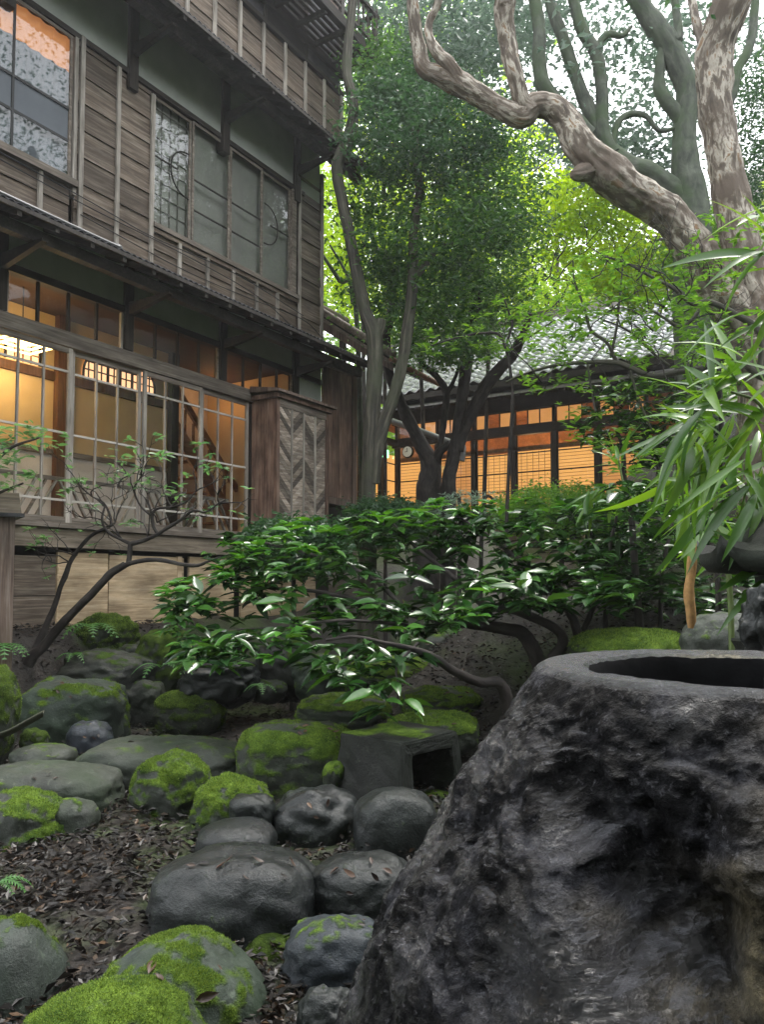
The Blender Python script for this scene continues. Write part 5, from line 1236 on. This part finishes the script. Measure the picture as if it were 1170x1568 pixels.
# --- big glossy-leaved shrub spreading across the middle
def big_shrub():
    Y = 5.35; b = gbase(850, 1080, Y)
    top = [(245, 905), (300, 868), (345, 822), (400, 815), (450, 800), (520, 785), (600, 772), (660, 768), (720, 772), (800, 768), (880, 770), (940, 790), (990, 850), (1000, 900)]
    bot = [(245, 960), (300, 1030), (345, 1030), (400, 1010), (450, 1012), (520, 1050), (560, 1060), (620, 1000), (660, 975), (720, 945), (800, 940), (880, 930), (940, 920), (1000, 930)]
    def band(x): return np.interp(x, [p[0] for p in top], [p[1] for p in top]), np.interp(x, [p[0] for p in bot], [p[1] for p in bot])
    rr = random.Random(31); tips = []; young = []
    for i in range(820):
        x = rr.uniform(255, 985); a, c = band(x)
        k = rr.random() ** .9; y = a + (c - a) * k
        # three loose storeys of foliage with gaps between
        lay = math.sin(y / 21 + x / 90.0) ; 
        if lay < -.5 and rr.random() < .6: continue
        yy = 6.35 - 1.55 * k + rr.gauss(0, .18) + .25 * (x - 600) / 400
        if x < 420: yy += .35
        if k > .55 and rr.random() < .3: continue
        p = at(x, y, yy)
        (young if (k < .12 and rr.random() < .8) or (x < 480 and lay > .55 and rr.random() < .5) or rr.random() < .08 else tips).append((p, (rr.gauss(0, .25) - .15, rr.gauss(0, .3) - .35, rr.gauss(-.08, .15))))
    for (x, y, yy) in ((600, 1045, 4.35), (620, 1075, 4.35), (585, 1085, 4.3), (545, 1010, 4.5), (520, 1035, 4.5), (560, 985, 4.5), (640, 1000, 4.6), (575, 1060, 4.35), (500, 1015, 4.6), (470, 1000, 4.8), (610, 1010, 4.5)):
        tips.append((at(x, y, yy), (-.1, -.4, -.25)))
    S = [[root(850, 1085, Y, 30), (835, 1040, Y, 26), (805, 975, Y, 22), (770, 962, Y, 19), (700, 952, Y, 15), (630, 940, Y, 11), (560, 920, Y + .1, 8), (480, 905, Y + .3, 6), (400, 900, Y + .6, 4)],
         [(845, 1010, Y, 20), (862, 985, Y, 18), (850, 962, Y, 15), (790, 935, Y, 14), (740, 925, Y + .1, 11), (690, 880, Y + .3, 8), (640, 840, Y + .5, 6), (600, 800, Y + .6, 4)],
         [root(880, 1060, Y + .1, 22), (886, 990, Y + .1, 17), (880, 955, Y + .1, 14), (860, 920, Y + .2, 12), (820, 880, Y + .3, 9), (760, 830, Y + .5, 6), (700, 790, Y + .7, 4)],
         [root(790, 1090, Y - .4, 22), (772, 1055, Y - .5, 19), (735, 1045, Y - .6, 16), (700, 1030, Y - .7, 14), (660, 1004, Y - .75, 12), (625, 992, Y - .8, 9), (590, 985, Y - .8, 7), (545, 975, Y - .8, 5), (500, 980, Y - .7, 4)],
         [(700, 952, Y, 11), (650, 960, Y - .2, 8), (600, 955, Y - .3, 6), (520, 950, Y - .3, 5), (430, 960, Y, 4), (350, 965, Y + .2, 3)],
         [(630, 940, Y, 8), (560, 880, Y + .3, 6), (480, 850, Y + .7, 5), (400, 830, Y + .9, 4)],
         [(886, 985, Y + .1, 12), (905, 940, Y + .2, 9), (935, 880, Y + .4, 7), (960, 830, Y + .5, 5)],
         [(640, 985, Y - .75, 5), (608, 1020, Y - .9, 4), (612, 1060, Y - 1, 3), (600, 1080, Y - 1, 2.5)]]
    sh = [leaf_shape(1, .40, 6, .16, .09, i, wav=.4) for i in range(4)]
    t = leafy_bush('glossy_shrub', 'big spreading shrub with large glossy dark green leaves in the middle of the garden', 'shrub', b, S, tips, 5, 'leaf_shrub', .175, (5, 8), sh, 220, lname='leaves')
    rr = random.Random(9); lv = []
    for (p, o) in young:
        for i in range(rr.randint(4, 7)):
            a = rr.uniform(0, 6.28); lv.append((Vector(p), Vector((math.cos(a), math.sin(a), rr.uniform(-.1, .5))) + Vector(o), Vector((rr.gauss(0, .25), rr.gauss(0, .25) - .15, 1)), .145 * rr.uniform(.7, 1.2)))
    leafy('young_leaves', lv, sh[:3], 'leaf_young', t, b, 80)
big_shrub()

# --- bushes between the shrub and the bamboo
def tipcloud(x0, x1, y0, y1, Y0, Y1, n, seed, lean=(-.1, -.3, 0)):
    rr = random.Random(seed)
    return [(at(rr.uniform(x0, x1), rr.uniform(y0, y1), rr.uniform(Y0, Y1)), (rr.gauss(lean[0], .25), rr.gauss(lean[1], .25), rr.gauss(lean[2], .15))) for i in range(n)]
leafy_bush('evergreen_shrub', 'dark upright shrub with broad leaves between the glossy shrub and the bamboo', 'shrub', gbase(985, 940, 5.6),
    [[root(985, 930, 5.6, 14), (972, 860, 5.6, 12), (968, 800, 5.6, 10), (965, 765, 5.6, 8)], [root(925, 950, 5.7, 9), (932, 860, 5.7, 7), (945, 790, 5.7, 5)], [root(1010, 950, 5.7, 8), (1015, 880, 5.7, 7), (1030, 800, 5.8, 5)]],
    tipcloud(900, 1075, 770, 935, 5.2, 6.6, 150, 61) + tipcloud(930, 1000, 740, 790, 5.4, 6, 22, 62), 7, 'leaf_shrub', .15, (5, 7), None, 60)
leafy_bush('evergreen_shrub', 'dim shrub low at the right behind the rim, under the bamboo leaves', 'shrub', gbase(1110, 930, 5.0),
    [[root(1100, 960, 5, 10), (1100, 900, 5, 8), (1090, 830, 5, 6)]], tipcloud(1050, 1230, 800, 950, 4.8, 6.4, 90, 63), 8, 'leaf_shrub', .14, (5, 7), None, 0)
leafy_bush('grey_green_shrub', 'small rounded grey green shrub in front of the forked tree', 'shrub', gbase(715, 800, 10.5), [[root(700, 800, 10.5, 8), (705, 780, 10.5, 6), (690, 762, 10.5, 4)], [root(735, 800, 10.5, 8), (740, 780, 10.5, 6), (760, 765, 10.5, 4)]],
    [(tuple(p), (0, -.2, .3)) for p in blob(718, 785, 10.5, 75, 34, .5, 330, 77, .5)], 9, 'leaf_grey', .085, (4, 6), [leaf_shape(1, .22, 3, .05, .05, 0)], 0)
def mound(label, px, py, Y, rx, ry, rY, m, sd, size=.05, name='clipped_shrub'):
    C = blob(px, py, Y, rx, ry, rY, 500, sd, .8); b = gbase(px, py + ry, Y)
    t = thing(name, label, 'shrub', b)
    ob('stem', MB().tube([Vector((0, 0, -.1)), at(px, py, Y) - b], [.04, .02], 6).mesh('stem'), M['bark_dark'], t)
    leaf_ob('foliage', [leaf_np(C, 30, .07, size, sd, up=.5)], m, t, b)
mound('low clipped mound of fine dark green foliage before the right half of the annex', 860, 785, 9.5, 100, 34, .8, 'leaf_mid', 88)
mound('rounded dark bush at the foot of the slim tree', 590, 800, 9.6, 60, 26, .5, 'leaf_dark', 89, .06)
mound('dark bush beyond the glossy shrub near the shutter box', 450, 838, 7.6, 75, 28, .4, 'leaf_dark', 91, .07)

# --- azalea-like small trees whose branches cross the tiled roof
def crossing_tree():
    Y = 7.2; b = gbase(1220, 620, Y)
    S = [[root(1225, 650, Y, 22), (1200, 600, Y, 18), (1165, 575, Y, 14), (1120, 545, Y, 12), (1080, 562, Y, 9), (1040, 570, Y, 9), (1000, 576, Y, 9), (962, 562, Y, 9), (940, 555, Y, 9), (880, 556, Y, 6), (840, 562, Y, 5), (800, 574, Y + .1, 4), (775, 585, Y + .1, 3)],
         [(1165, 575, Y, 11), (1165, 510, Y, 11), (1120, 478, Y, 10), (1085, 462, Y, 9), (1060, 465, Y, 7), (1030, 440, Y, 6), (1000, 425, Y, 5), (965, 405, Y, 4), (925, 392, Y, 3)],
         [(1078, 464, Y, 7), (1060, 490, Y, 6), (1040, 500, Y, 6), (1015, 485, Y, 4), (990, 470, Y, 3)],
         [(945, 556, Y, 7), (930, 525, Y, 5), (905, 505, Y, 5), (895, 470, Y, 4), (880, 430, Y, 3), (878, 400, Y, 2.5)],
         [(936, 545, Y, 5), (945, 500, Y, 4), (950, 450, Y, 3), (955, 400, Y, 2.5)],
         [(1025, 560, Y, 5), (1000, 540, Y, 4), (975, 515, Y, 4), (950, 500, Y, 3), (925, 490, Y, 2.5)],
         [(965, 566, Y, 4), (975, 600, Y, 4), (990, 640, Y, 3), (1000, 660, Y, 2)],
         [(900, 556, Y, 4), (905, 590, Y, 3), (912, 630, Y, 3)]]
    st = []; rr = random.Random(15)
    for i in range(52):
        x = rr.uniform(830, 1110); y = rr.uniform(395, 640); st.append((at(x, y, Y + rr.uniform(-.4, .5)), Vector((rr.gauss(0, .6), rr.gauss(0, .4), rr.uniform(.1, 1)))))
    tips = []
    def tc(n, x0, x1, y0, y1, sd): return tipcloud(x0, x1, y0, y1, Y - .5, Y + .9, n, sd, (0, -.15, .05))
    tips = tc(190, 870, 1130, 385, 500, 21) + tc(150, 790, 1060, 430, 560, 29) + tc(60, 960, 1140, 500, 560, 30) + tc(40, 800, 900, 460, 520, 22) + tc(100, 860, 1080, 575, 690, 23) + tc(50, 1040, 1170, 330, 420, 24) + tc(45, 1060, 1170, 470, 620, 26) + tc(14, 800, 860, 575, 600, 28)
    t = leafy_bush('crooked_small_tree', 'thin crooked tree whose bare grey branches cross in front of the tiled roof', 'tree', b, S, tips, 6, 'leaf_mid', .085, (5, 8), [leaf_shape(1, .36, 4, .10, .06, i) for i in range(2)], 60, mat='bark_grey')
    tw, tp = twigs(st, 1, .34, 16, 2, .3, .008); mb = MB()
    for P, r in tw: mb.tube([q - b for q in P], r, 4, False)
    ob('twigs', mb.mesh('twigs', (0, 0, 0), True), M['bark_dark'], t, 'stuff')
crossing_tree()
leafy_bush('leafy_sapling', 'pale whorled sapling leaves hanging in front of the forked tree', 'tree', gbase(700, 800, 8.6), [[root(770, 820, 8.6, 6), (780, 700, 8.6, 6), (785, 600, 8.6, 5), (770, 520, 8.6, 5), (740, 510, 8.6, 4), (690, 520, 8.6, 3), (660, 530, 8.6, 2)], [(775, 530, 8.6, 4), (785, 495, 8.6, 4), (780, 480, 8.6, 3), (770, 450, 8.6, 2)], [(780, 540, 8.6, 4), (820, 510, 8.6, 3), (850, 490, 8.6, 2)]],
    tipcloud(645, 730, 505, 545, 8.4, 8.8, 16, 33) + tipcloud(720, 870, 455, 560, 8.3, 9.0, 60, 34), 11, 'leaf_mid', .105, (5, 8), [leaf_shape(1, .28, 4, .12, .05, 0)], 20)
leafy_bush('evergreen_shrub', 'broad leaved bush under the roof edge at the right end of the annex', 'shrub', gbase(960, 740, 9.0), [[root(960, 760, 9, 9), (955, 700, 9, 8), (945, 660, 9, 6)], [root(1000, 760, 9, 7), (1010, 700, 9, 6), (1020, 650, 9, 4)]],
    tipcloud(890, 1000, 585, 690, 8.6, 10, 110, 41, (0, -.3, -.15)) + tipcloud(960, 1110, 580, 720, 8.6, 10.5, 170, 42), 13, 'leaf_shrub', .15, (5, 7), None, 0)
leafy_bush('evergreen_shrub', 'leafy hillside bush at the right under the old trunks', 'shrub', gbase(1120, 560, 9.2), [[root(1110, 600, 9.2, 9), (1100, 520, 9.2, 7)]], tipcloud(1040, 1230, 420, 640, 8.8, 10.5, 330, 44), 14, 'leaf_mid', .11, (5, 8), None, 0)
leafy_bush('low_bush', 'mixed low undergrowth bush right of the annex wall', 'shrub', gbase(1000, 780, 7.6), [[root(1000, 800, 7.6, 8), (1000, 740, 7.6, 6)]], tipcloud(930, 1140, 690, 830, 6.8, 8.2, 140, 47), 15, 'leaf_mid', .12, (4, 7), None, 0)

# --- bamboo with long blades, close on the right
def bamboo():
    shapes = [leaf_shape(1, .115, 8, .22, .02, 1, .9), leaf_shape(1, .13, 8, .42, .022, 2, .9), leaf_shape(1, .10, 8, .10, .02, 3, .9), leaf_shape(1, .12, 8, .60, .02, 4, .9)]
    rr = random.Random(52)
    def culm(label, stem, nodes, n=8, sd=0, size=.29):
        b = gbase(stem[0][0], stem[0][1], stem[0][2])
        t = thing('bamboo', label, 'bamboo', b, 0, None)
        P, r = limb_pts([root(*stem[0])] + stem, 5); ob('culm', MB().tube(P - np.array(b), r, 8, True, .03).mesh('culm', (0, 0, 0), True), M['culm'], t)
        lv = []
        for (x, y, yy, ax, az, k) in nodes:
            p = at(x, y, yy)
            for i in range(k):
                a = rr.gauss(0, .75)
                d = Vector((ax * math.cos(a) - az * math.sin(a) * .8, rr.gauss(-.25, .45), az * math.cos(a) + ax * math.sin(a) * .8))
                lv.append((p + Vector((rr.gauss(0, .02), rr.gauss(0, .03), rr.gauss(0, .03))), d, Vector((rr.gauss(0, .5), -.45 + rr.gauss(0, .4), .8)), size * rr.uniform(.6, 1.25)))
        leafy('leaves', lv, shapes, 'leaf_bamboo', t, b, 90)
    culm('nearest bamboo stem at the right edge with long blades hanging down to the left', [(1215, 950, 2.7, 12), (1205, 800, 2.7, 10), (1190, 690, 2.7, 8), (1165, 620, 2.7, 6), (1120, 600, 2.7, 4)],
         [(1085, 635, 2.7, -.8, -.35, 9), (1075, 690, 2.75, -.45, -.9, 9), (1120, 700, 2.7, -.5, -.8, 9), (1150, 660, 2.6, -.5, -.8, 9), (1180, 720, 2.6, -.5, -.8, 9), (1170, 780, 2.7, -.5, -.8, 8), (1185, 640, 2.8, -.9, .05, 6), (1180, 860, 2.6, -.8, .1, 4), (1040, 660, 2.9, -.6, -.6, 8), (1150, 740, 2.5, -.4, -.9, 9), (1100, 600, 2.8, -.9, -.1, 7)])
    culm('second bamboo stem behind, with shorter bright blades above the dark bush', [(1120, 930, 3.4, 9), (1100, 800, 3.4, 8), (1085, 690, 3.4, 6), (1078, 600, 3.4, 4)],
         [(1078, 610, 3.4, -.9, .05, 7), (1080, 660, 3.4, -.8, -.4, 8), (1030, 720, 3.5, -.6, -.6, 7), (1060, 760, 3.4, -.5, -.8, 9), (1090, 800, 3.3, -.4, -.8, 8), (1130, 560, 3.4, -.8, .1, 6), (1120, 640, 3.3, -.7, -.5, 8)], size=.28)
    culm('small bamboo shoot with a few upright pale blades left of the others', [(975, 860, 6.0, 4), (962, 780, 6.0, 4), (948, 705, 6.0, 3)], [(948, 705, 6.0, -.05, 1, 4), (945, 712, 6.0, -.8, .3, 4), (930, 745, 6.0, -.6, -.5, 8), (900, 760, 6.0, -.7, -.5, 6)], size=.30)
    culm('bamboo blades reaching in from the right edge above the others', [(1240, 700, 2.4, 9), (1230, 520, 2.4, 7), (1215, 430, 2.4, 5), (1200, 385, 2.4, 4)], [(1195, 385, 2.4, -.8, -.5, 7), (1210, 450, 2.4, -.6, -.7, 6), (1220, 560, 2.4, -.7, -.5, 7), (1180, 500, 2.6, -.8, -.3, 7), (1150, 580, 2.8, -.8, -.2, 8), (1190, 330, 2.6, -.7, .2, 4)], size=.28)
M['culm'] = plain('green_culm', (.10, .14, .04), .4, .5, nscale=12, var=.3)
bamboo()
# dry sheath hanging from the bamboo
def sheath():
    p = at(1058, 905, 3.0); L = .30
    t = thing('dry_sheath', 'single dry straw coloured bamboo sheath standing upright above the basin rim', 'dry stalk', at(1058, 962, 3.0))
    mb = MB()
    pts = [Vector((.004 * math.sin(i), 0, i * .028)) for i in range(11)]
    mb.tube(pts, [.010, .017, .019, .020, .021, .020, .018, .017, .015, .011, .004], 7, True, .15); ob('sheath', mb.mesh('sheath', (0, 0, 0), True), M['straw'], t)
    ob('split_end', MB().tube([Vector((.008, 0, .14)), Vector((.024, 0, .25)), Vector((.03, 0, .33))], [.006, .007, .001], 6).mesh('split_end', (0, 0, 0), True), M['straw'], t)
sheath()

# --- leafy branches at the left edge, post, bark strip
leafy_bush('leafy_branch_shrub', 'shrub reaching in at the left edge with leafy twigs before the lit glass', 'shrub', gbase(-60, 1000, 6.0),
    [[root(-70, 990, 6, 16), (-50, 850, 6, 12), (-25, 740, 6, 8), (10, 690, 6, 5), (60, 670, 6, 3)], [(-45, 800, 6, 8), (-10, 760, 6, 5), (35, 740, 6, 3)]],
    tipcloud(-60, 60, 650, 750, 5.7, 6.3, 60, 71) + tipcloud(40, 110, 660, 700, 5.9, 6.3, 9, 72) + tipcloud(-40, 20, 1020, 1040, 5.9, 6.1, 3, 73), 17, 'leaf_mid2', .085, (4, 7), [leaf_shape(1, .42, 4, .12, .08, i) for i in range(2)], 50)
def post():
    b = gbase(-8, 980, 6.35)
    t = thing('gate_post', 'weathered square timber post with a pale cap at the left edge', 'post', b, math.radians(35))
    h = at(-8, 787, 6.35).z - b.z
    ob('shaft', MB().box(-.11, .11, -.11, .11, -.3, h).mesh('shaft'), M['board_v'], t)
    ob('cap', MB().hexa([(-.15, -.15, h + .002), (.15, -.15, h + .002), (.15, .15, h + .002), (-.15, .15, h + .002), (-.13, -.13, h + .17), (.13, -.13, h + .17), (.13, .13, h + .17), (-.13, .13, h + .17)]).mesh('cap'), M['sill'], t)
    ob('lip', MB().box(-.17, .17, -.17, .17, h - .03, h).mesh('lip'), M['iron'], t)
post()
def strip():
    P = [at(-20, 1128, 5.3), at(10, 1122, 5.25), at(38, 1108, 5.2), at(66, 1092, 5.2)]
    S = spline([p - P[0] for p in P], 5); V = []
    for i, p in enumerate(S):
        w = .045 * math.sin(math.pi * (i + .6) / (len(S) + .2)) ** .5
        V += [p + np.array((0, -w, .02)), p + np.array((0, 0, -.01)), p + np.array((0, w, .02)), p + np.array((0, w, .008)), p + np.array((0, 0, -.024)), p + np.array((0, -w, .008))]
    Fq = []
    for i in range(len(S) - 1):
        a = i * 6
        for k in range(6): Fq.append((a + k, a + (k + 1) % 6, a + 6 + (k + 1) % 6, a + 6 + k))
    o = ob('bark_strip', MB().add(V, Fq).mesh('bark_strip', (0, 0, 0), True), M['bark_grey']); o.location = P[0]
    tag(o, 'curled strip of old bark lying between stones at the left edge', 'bark')
strip()
# stone lantern roof at the right edge
def lantern():
    p = at(1225, 860, 2.55)
    t = thing('stone_lantern', 'dark stone lantern roof with curled corner poking in at the right edge', 'stone lantern', Vector((p.x, p.y, -1.1)), math.radians(20))
    h = p.z + 1.1; n = 6; V = []; rings = [(.06, .20), (.12, .15), (.24, .055), (.315, .012), (.33, .028), (.325, -.012), (.30, -.035), (.12, -.05)]
    k = 48
    for r, z in rings:
        for i in range(k):
            a = 2 * math.pi * i / k; c = abs(((i / k * n) % 1) - .5) * 2
            rr = r * (1 - .10 * (1 - c ** 2)) ; up = (.055 * c ** 5) if r > .28 else 0
            V.append((rr * math.cos(a), rr * math.sin(a), h + z + up))
    Fq = [(a * k + i, a * k + (i + 1) % k, (a + 1) * k + (i + 1) % k, (a + 1) * k + i) for a in range(len(rings) - 1) for i in range(k)]
    Fq = [q[::-1] for q in Fq]
    ob('roof', MB().add(V, Fq).mesh('roof', (0, 0, 0), True), M['st_block'], t)
    ob('finial', MB().tube([(0, 0, h + .19), (0, 0, h + .24), (0, 0, h + .30), (0, 0, h + .36)], [.05, .07, .06, .01], 12).mesh('finial', (0, 0, 0), True), M['st_block'], t)
    ob('fire_box', MB().tube([(0, 0, h - .26), (0, 0, h - .05)], [.13, .14], 6).mesh('fire_box'), M['st_block'], t)
    ob('shaft', MB().tube([(0, 0, -.25), (0, 0, h - .5), (0, 0, h - .30), (0, 0, h - .262)], [.12, .10, .20, .22], 12).mesh('shaft'), M['st_block'], t)
lantern()

# --- ferns
def fern(label, px, py, Y, n, size, seed, lean=(0, 0)):
    b = at(px, py, Y); t = thing('fern', label, 'fern', b); rr = random.Random(seed)
    for i in range(n):
        a = rr.uniform(0, 6.28); L = size * rr.uniform(.7, 1.2); mb = MB(); P = []
        dx, dy = math.cos(a) + lean[0], math.sin(a) * .8 + lean[1]; l = math.hypot(dx, dy); dx /= l; dy /= l
        for k in range(10):
            u = k / 9; P.append(Vector((dx * L * u * .9, dy * L * u * .9, L * (.75 * u - .95 * u * u))))
        side = Vector((-dy, dx, 0))
        for k in range(1, 10):
            w = L * .20 * math.sin(math.pi * (k / 10) ** .7) + .004; tng = (P[k] - P[k - 1]).normalized()
            for sg in (-1, 1):
                p0 = P[k]; e = p0 + side * sg * w + tng * w * .45 + Vector((0, 0, -.12 * w)); q = tng * L * .035
                mb.add([p0 - q, p0 + q, e + q * .3, e - q * .3 + Vector((0, 0, .001))], [(0, 1, 2, 3)] if sg > 0 else [(3, 2, 1, 0)])
        mb.tube(P, [.003] * 9 + [.001], 4, False)
        ob('frond', mb.mesh('frond'), M['leaf_fern'], t)
fern('fern drooping over the rugged rock before the foundation boards', 140, 962, 7.2, 9, .30, 3, (0, -.5))
fern('little fern low among the dark bank rocks', 112, 1004, 6.9, 7, .20, 4, (0, -.4))
fern('fern at the left edge beside the post foot', 4, 992, 6.3, 8, .26, 5, (.3, -.3))
fern('pale small fern in the dark hollow below the shrub', 400, 1052, 6.6, 6, .15, 6, (0, -.4))
fern('tiny bright fern between the terrace stones', 700, 968, 7.4, 7, .16, 7)
fern('fern like sprig at the lower left end of the glossy shrub', 245, 1022, 6.3, 8, .26, 8, (.3, -.4))
fern('tiny fern tip at the left edge above the bottom stones', -6, 1355, 2.9, 6, .12, 9, (.4, 0))

# --- fallen leaves
def litter():
    R = np.random.RandomState(77); n = 56000
    y = 1.7 * (8.8 / 1.7) ** R.uniform(0, 1, n); x = R.uniform(-3.8, 2.9, n) * np.clip(y / 5, .45, 1.2)
    k = fbm(np.stack([x * .9, y * .9, x * 0], 1), 3); keep = (k > -.3) | (R.rand(n) < .45)
    x, y = x[keep], y[keep]; n = len(x)
    z = ground(x, y) + .05 * fbm(np.stack([x, y, x * 0], 1) * 1.1, 3) + .018 * fbm(np.stack([x, y, x * 0], 1) * 7, 3) + R.uniform(.006, .045, n)
    a = R.uniform(0, 6.28, n); tl = R.normal(0, .32, n)
    d = np.stack([np.cos(a), np.sin(a), tl], 1); d /= np.linalg.norm(d, axis=1)[:, None]
    nn = np.stack([R.normal(0, .35, n), R.normal(0, .35, n), np.ones(n)], 1); nn -= d * (nn * d).sum(1)[:, None]; nn /= np.linalg.norm(nn, axis=1)[:, None]
    w = np.cross(nn, d); L = R.uniform(.02, .058, n)[:, None]; W = L * R.uniform(.28, .5, n)[:, None]; cu = R.uniform(-.1, .35, n)[:, None] * L
    p = np.stack([x, y, z], 1)
    V = np.stack([p - d * L / 2, p - d * L * .1 - w * W / 2 + nn * cu, p - d * L * .1 - nn * 0, p - d * L * .1 + w * W / 2 + nn * cu, p + d * L / 2 + nn * cu * .6], 1).reshape(-1, 3)
    i = np.arange(n)[:, None] * 5
    ob('leaf_litter', np_mesh('leaf_litter', V, [np.concatenate([i + [0, 1, 2], i + [0, 2, 3], i + [1, 4, 2], i + [2, 4, 3]])]), M['litter'], kind='stuff')
litter()

ALIAS = {'big round front': 'big round mossy stone at the bottom edge', 'lower mossy hump': 'mossy hump in the bottom left corner', 'large smooth dark': 'large smooth dark stone', 'broad flat stepping': 'broad flat stepping stone at the left edge',
         'blue black wet': 'blue black wet stone', 'long flat grey': 'long flat grey slab', 'big square shouldered': 'square shouldered boulder', 'large flat topped': 'large flat topped mossy stepping stone', 'low mossy slab': 'low mossy slab behind the stepping stone',
         'mossy stone with leaves': 'mossy stone left of the black branch end', 'long mossy stone': 'long mossy stone under the drooping twig', 'wide flat grey': 'wide grey slab under the shrub', 'dark lumpy': 'dark lumpy wet stone', 'sloping wet': 'sloping wet stone beside the basin', 'blue grey stone with': 'blue grey stone at the basin foot', 'smooth black stone': 'smooth black stone at the basin foot'}
def on_stones():
    from mathutils.bvhtree import BVHTree
    trees = []
    for o in ROCKS:
        me = o.data; W = o.matrix_basis
        trees.append(BVHTree.FromPolygons([W @ v.co for v in me.vertices], [tuple(p.vertices) for p in me.polygons]))
    V, Fq = leaf_shape(1, .42, 4, -.22, .12, 3, wav=.6); mes = []
    for k, (bd, fo) in enumerate(((-.25, .14), (.15, .16), (-.5, .06))):
        V, Fq = leaf_shape(1, .40, 4, bd, fo, k, wav=.8); me = np_mesh('fallen_leaf', V, [Fq], None, True); me.materials.append(M['fallen']); mes.append(me)
    R = random.Random(8)
    spots = [(228, 1494, .085), (298, 1532, .09), (250, 1505, .05), (338, 1488, .03), (300, 1328, .05), (320, 1325, .06), (345, 1322, .05), (330, 1332, .06), (405, 1322, .06), (372, 1340, .05), (440, 1345, .05), (452, 1330, .06),
             (55, 1196, .06), (70, 1190, .05), (88, 1192, .04), (140, 1128, .05), (150, 1124, .06), (133, 1130, .05), (195, 1138, .06), (268, 1144, .06), (80, 1058, .07), (92, 1062, .07), (105, 1066, .06), (98, 1048, .08), (70, 1070, .05),
             (447, 1117, .06), (455, 1122, .06), (462, 1114, .06), (470, 1119, .05), (500, 1116, .06), (508, 1122, .06), (515, 1128, .05), (523, 1140, .05), (530, 1115, .05), (515, 1088, .06), (560, 1078, .06), (690, 1062, .07), (700, 1068, .06), (680, 1064, .06), (712, 1060, .06), (670, 1106, .06), (700, 1110, .06), (660, 985, .08), (690, 990, .08), (720, 985, .07), (650, 995, .07), (705, 978, .07), (560, 1290, .06), (520, 1330, .06), (545, 1345, .07), (580, 1350, .06), (600, 1340, .06), (530, 1365, .05), (570, 1325, .05), (470, 1230, .06), (500, 1236, .06), (480, 1250, .05), (555, 1410, .04), (560, 1420, .04)]
    for (px, py, L) in spots:
        d = at(px, py, 1.0).normalized(); best = None
        for tr, o_ in zip(trees, ROCKS):
            h = tr.ray_cast(Vector((0, 0, 0)), d)
            if h[0] is not None and (best is None or h[3] < best[3]): best = (*h, o_['label'])
        if best is None: continue
        p, n = best[0], best[1]; a = R.uniform(0, 6.28); dd = Vector((math.cos(a), math.sin(a), 0)); dd = (dd - n * dd.dot(n)).normalized()
        o = ob('fallen_leaf', mes[R.randrange(3)]); o.matrix_world = leaf_matrix(p + n * .006, dd, n + Vector((R.gauss(0, .45), R.gauss(0, .45), 0)), L * .72)
        where = next((v for k_, v in ALIAS.items() if best[4].startswith(k_)), None) or ' '.join(best[4].split()[:9])
        tag(o, 'fallen leaf lying on the ' + where, 'leaf', 'fallen leaves on the ' + where)
on_stones()

# ------------------------------------------------------------------ damp air
def haze():
    k = NT('damp_air'); v = k.n('VolumePrincipled', {'Color': (.93, .96, 1.0), 'Density': HAZE, 'Anisotropy': .55}); k.t.links.new(v.outputs[0], k.out.inputs['Volume'])
    o = ob('haze', MB().box(-100, 100, -48, 130, -12, 62).mesh('haze'), k.m, kind='stuff')
HAZE = .0018
haze()
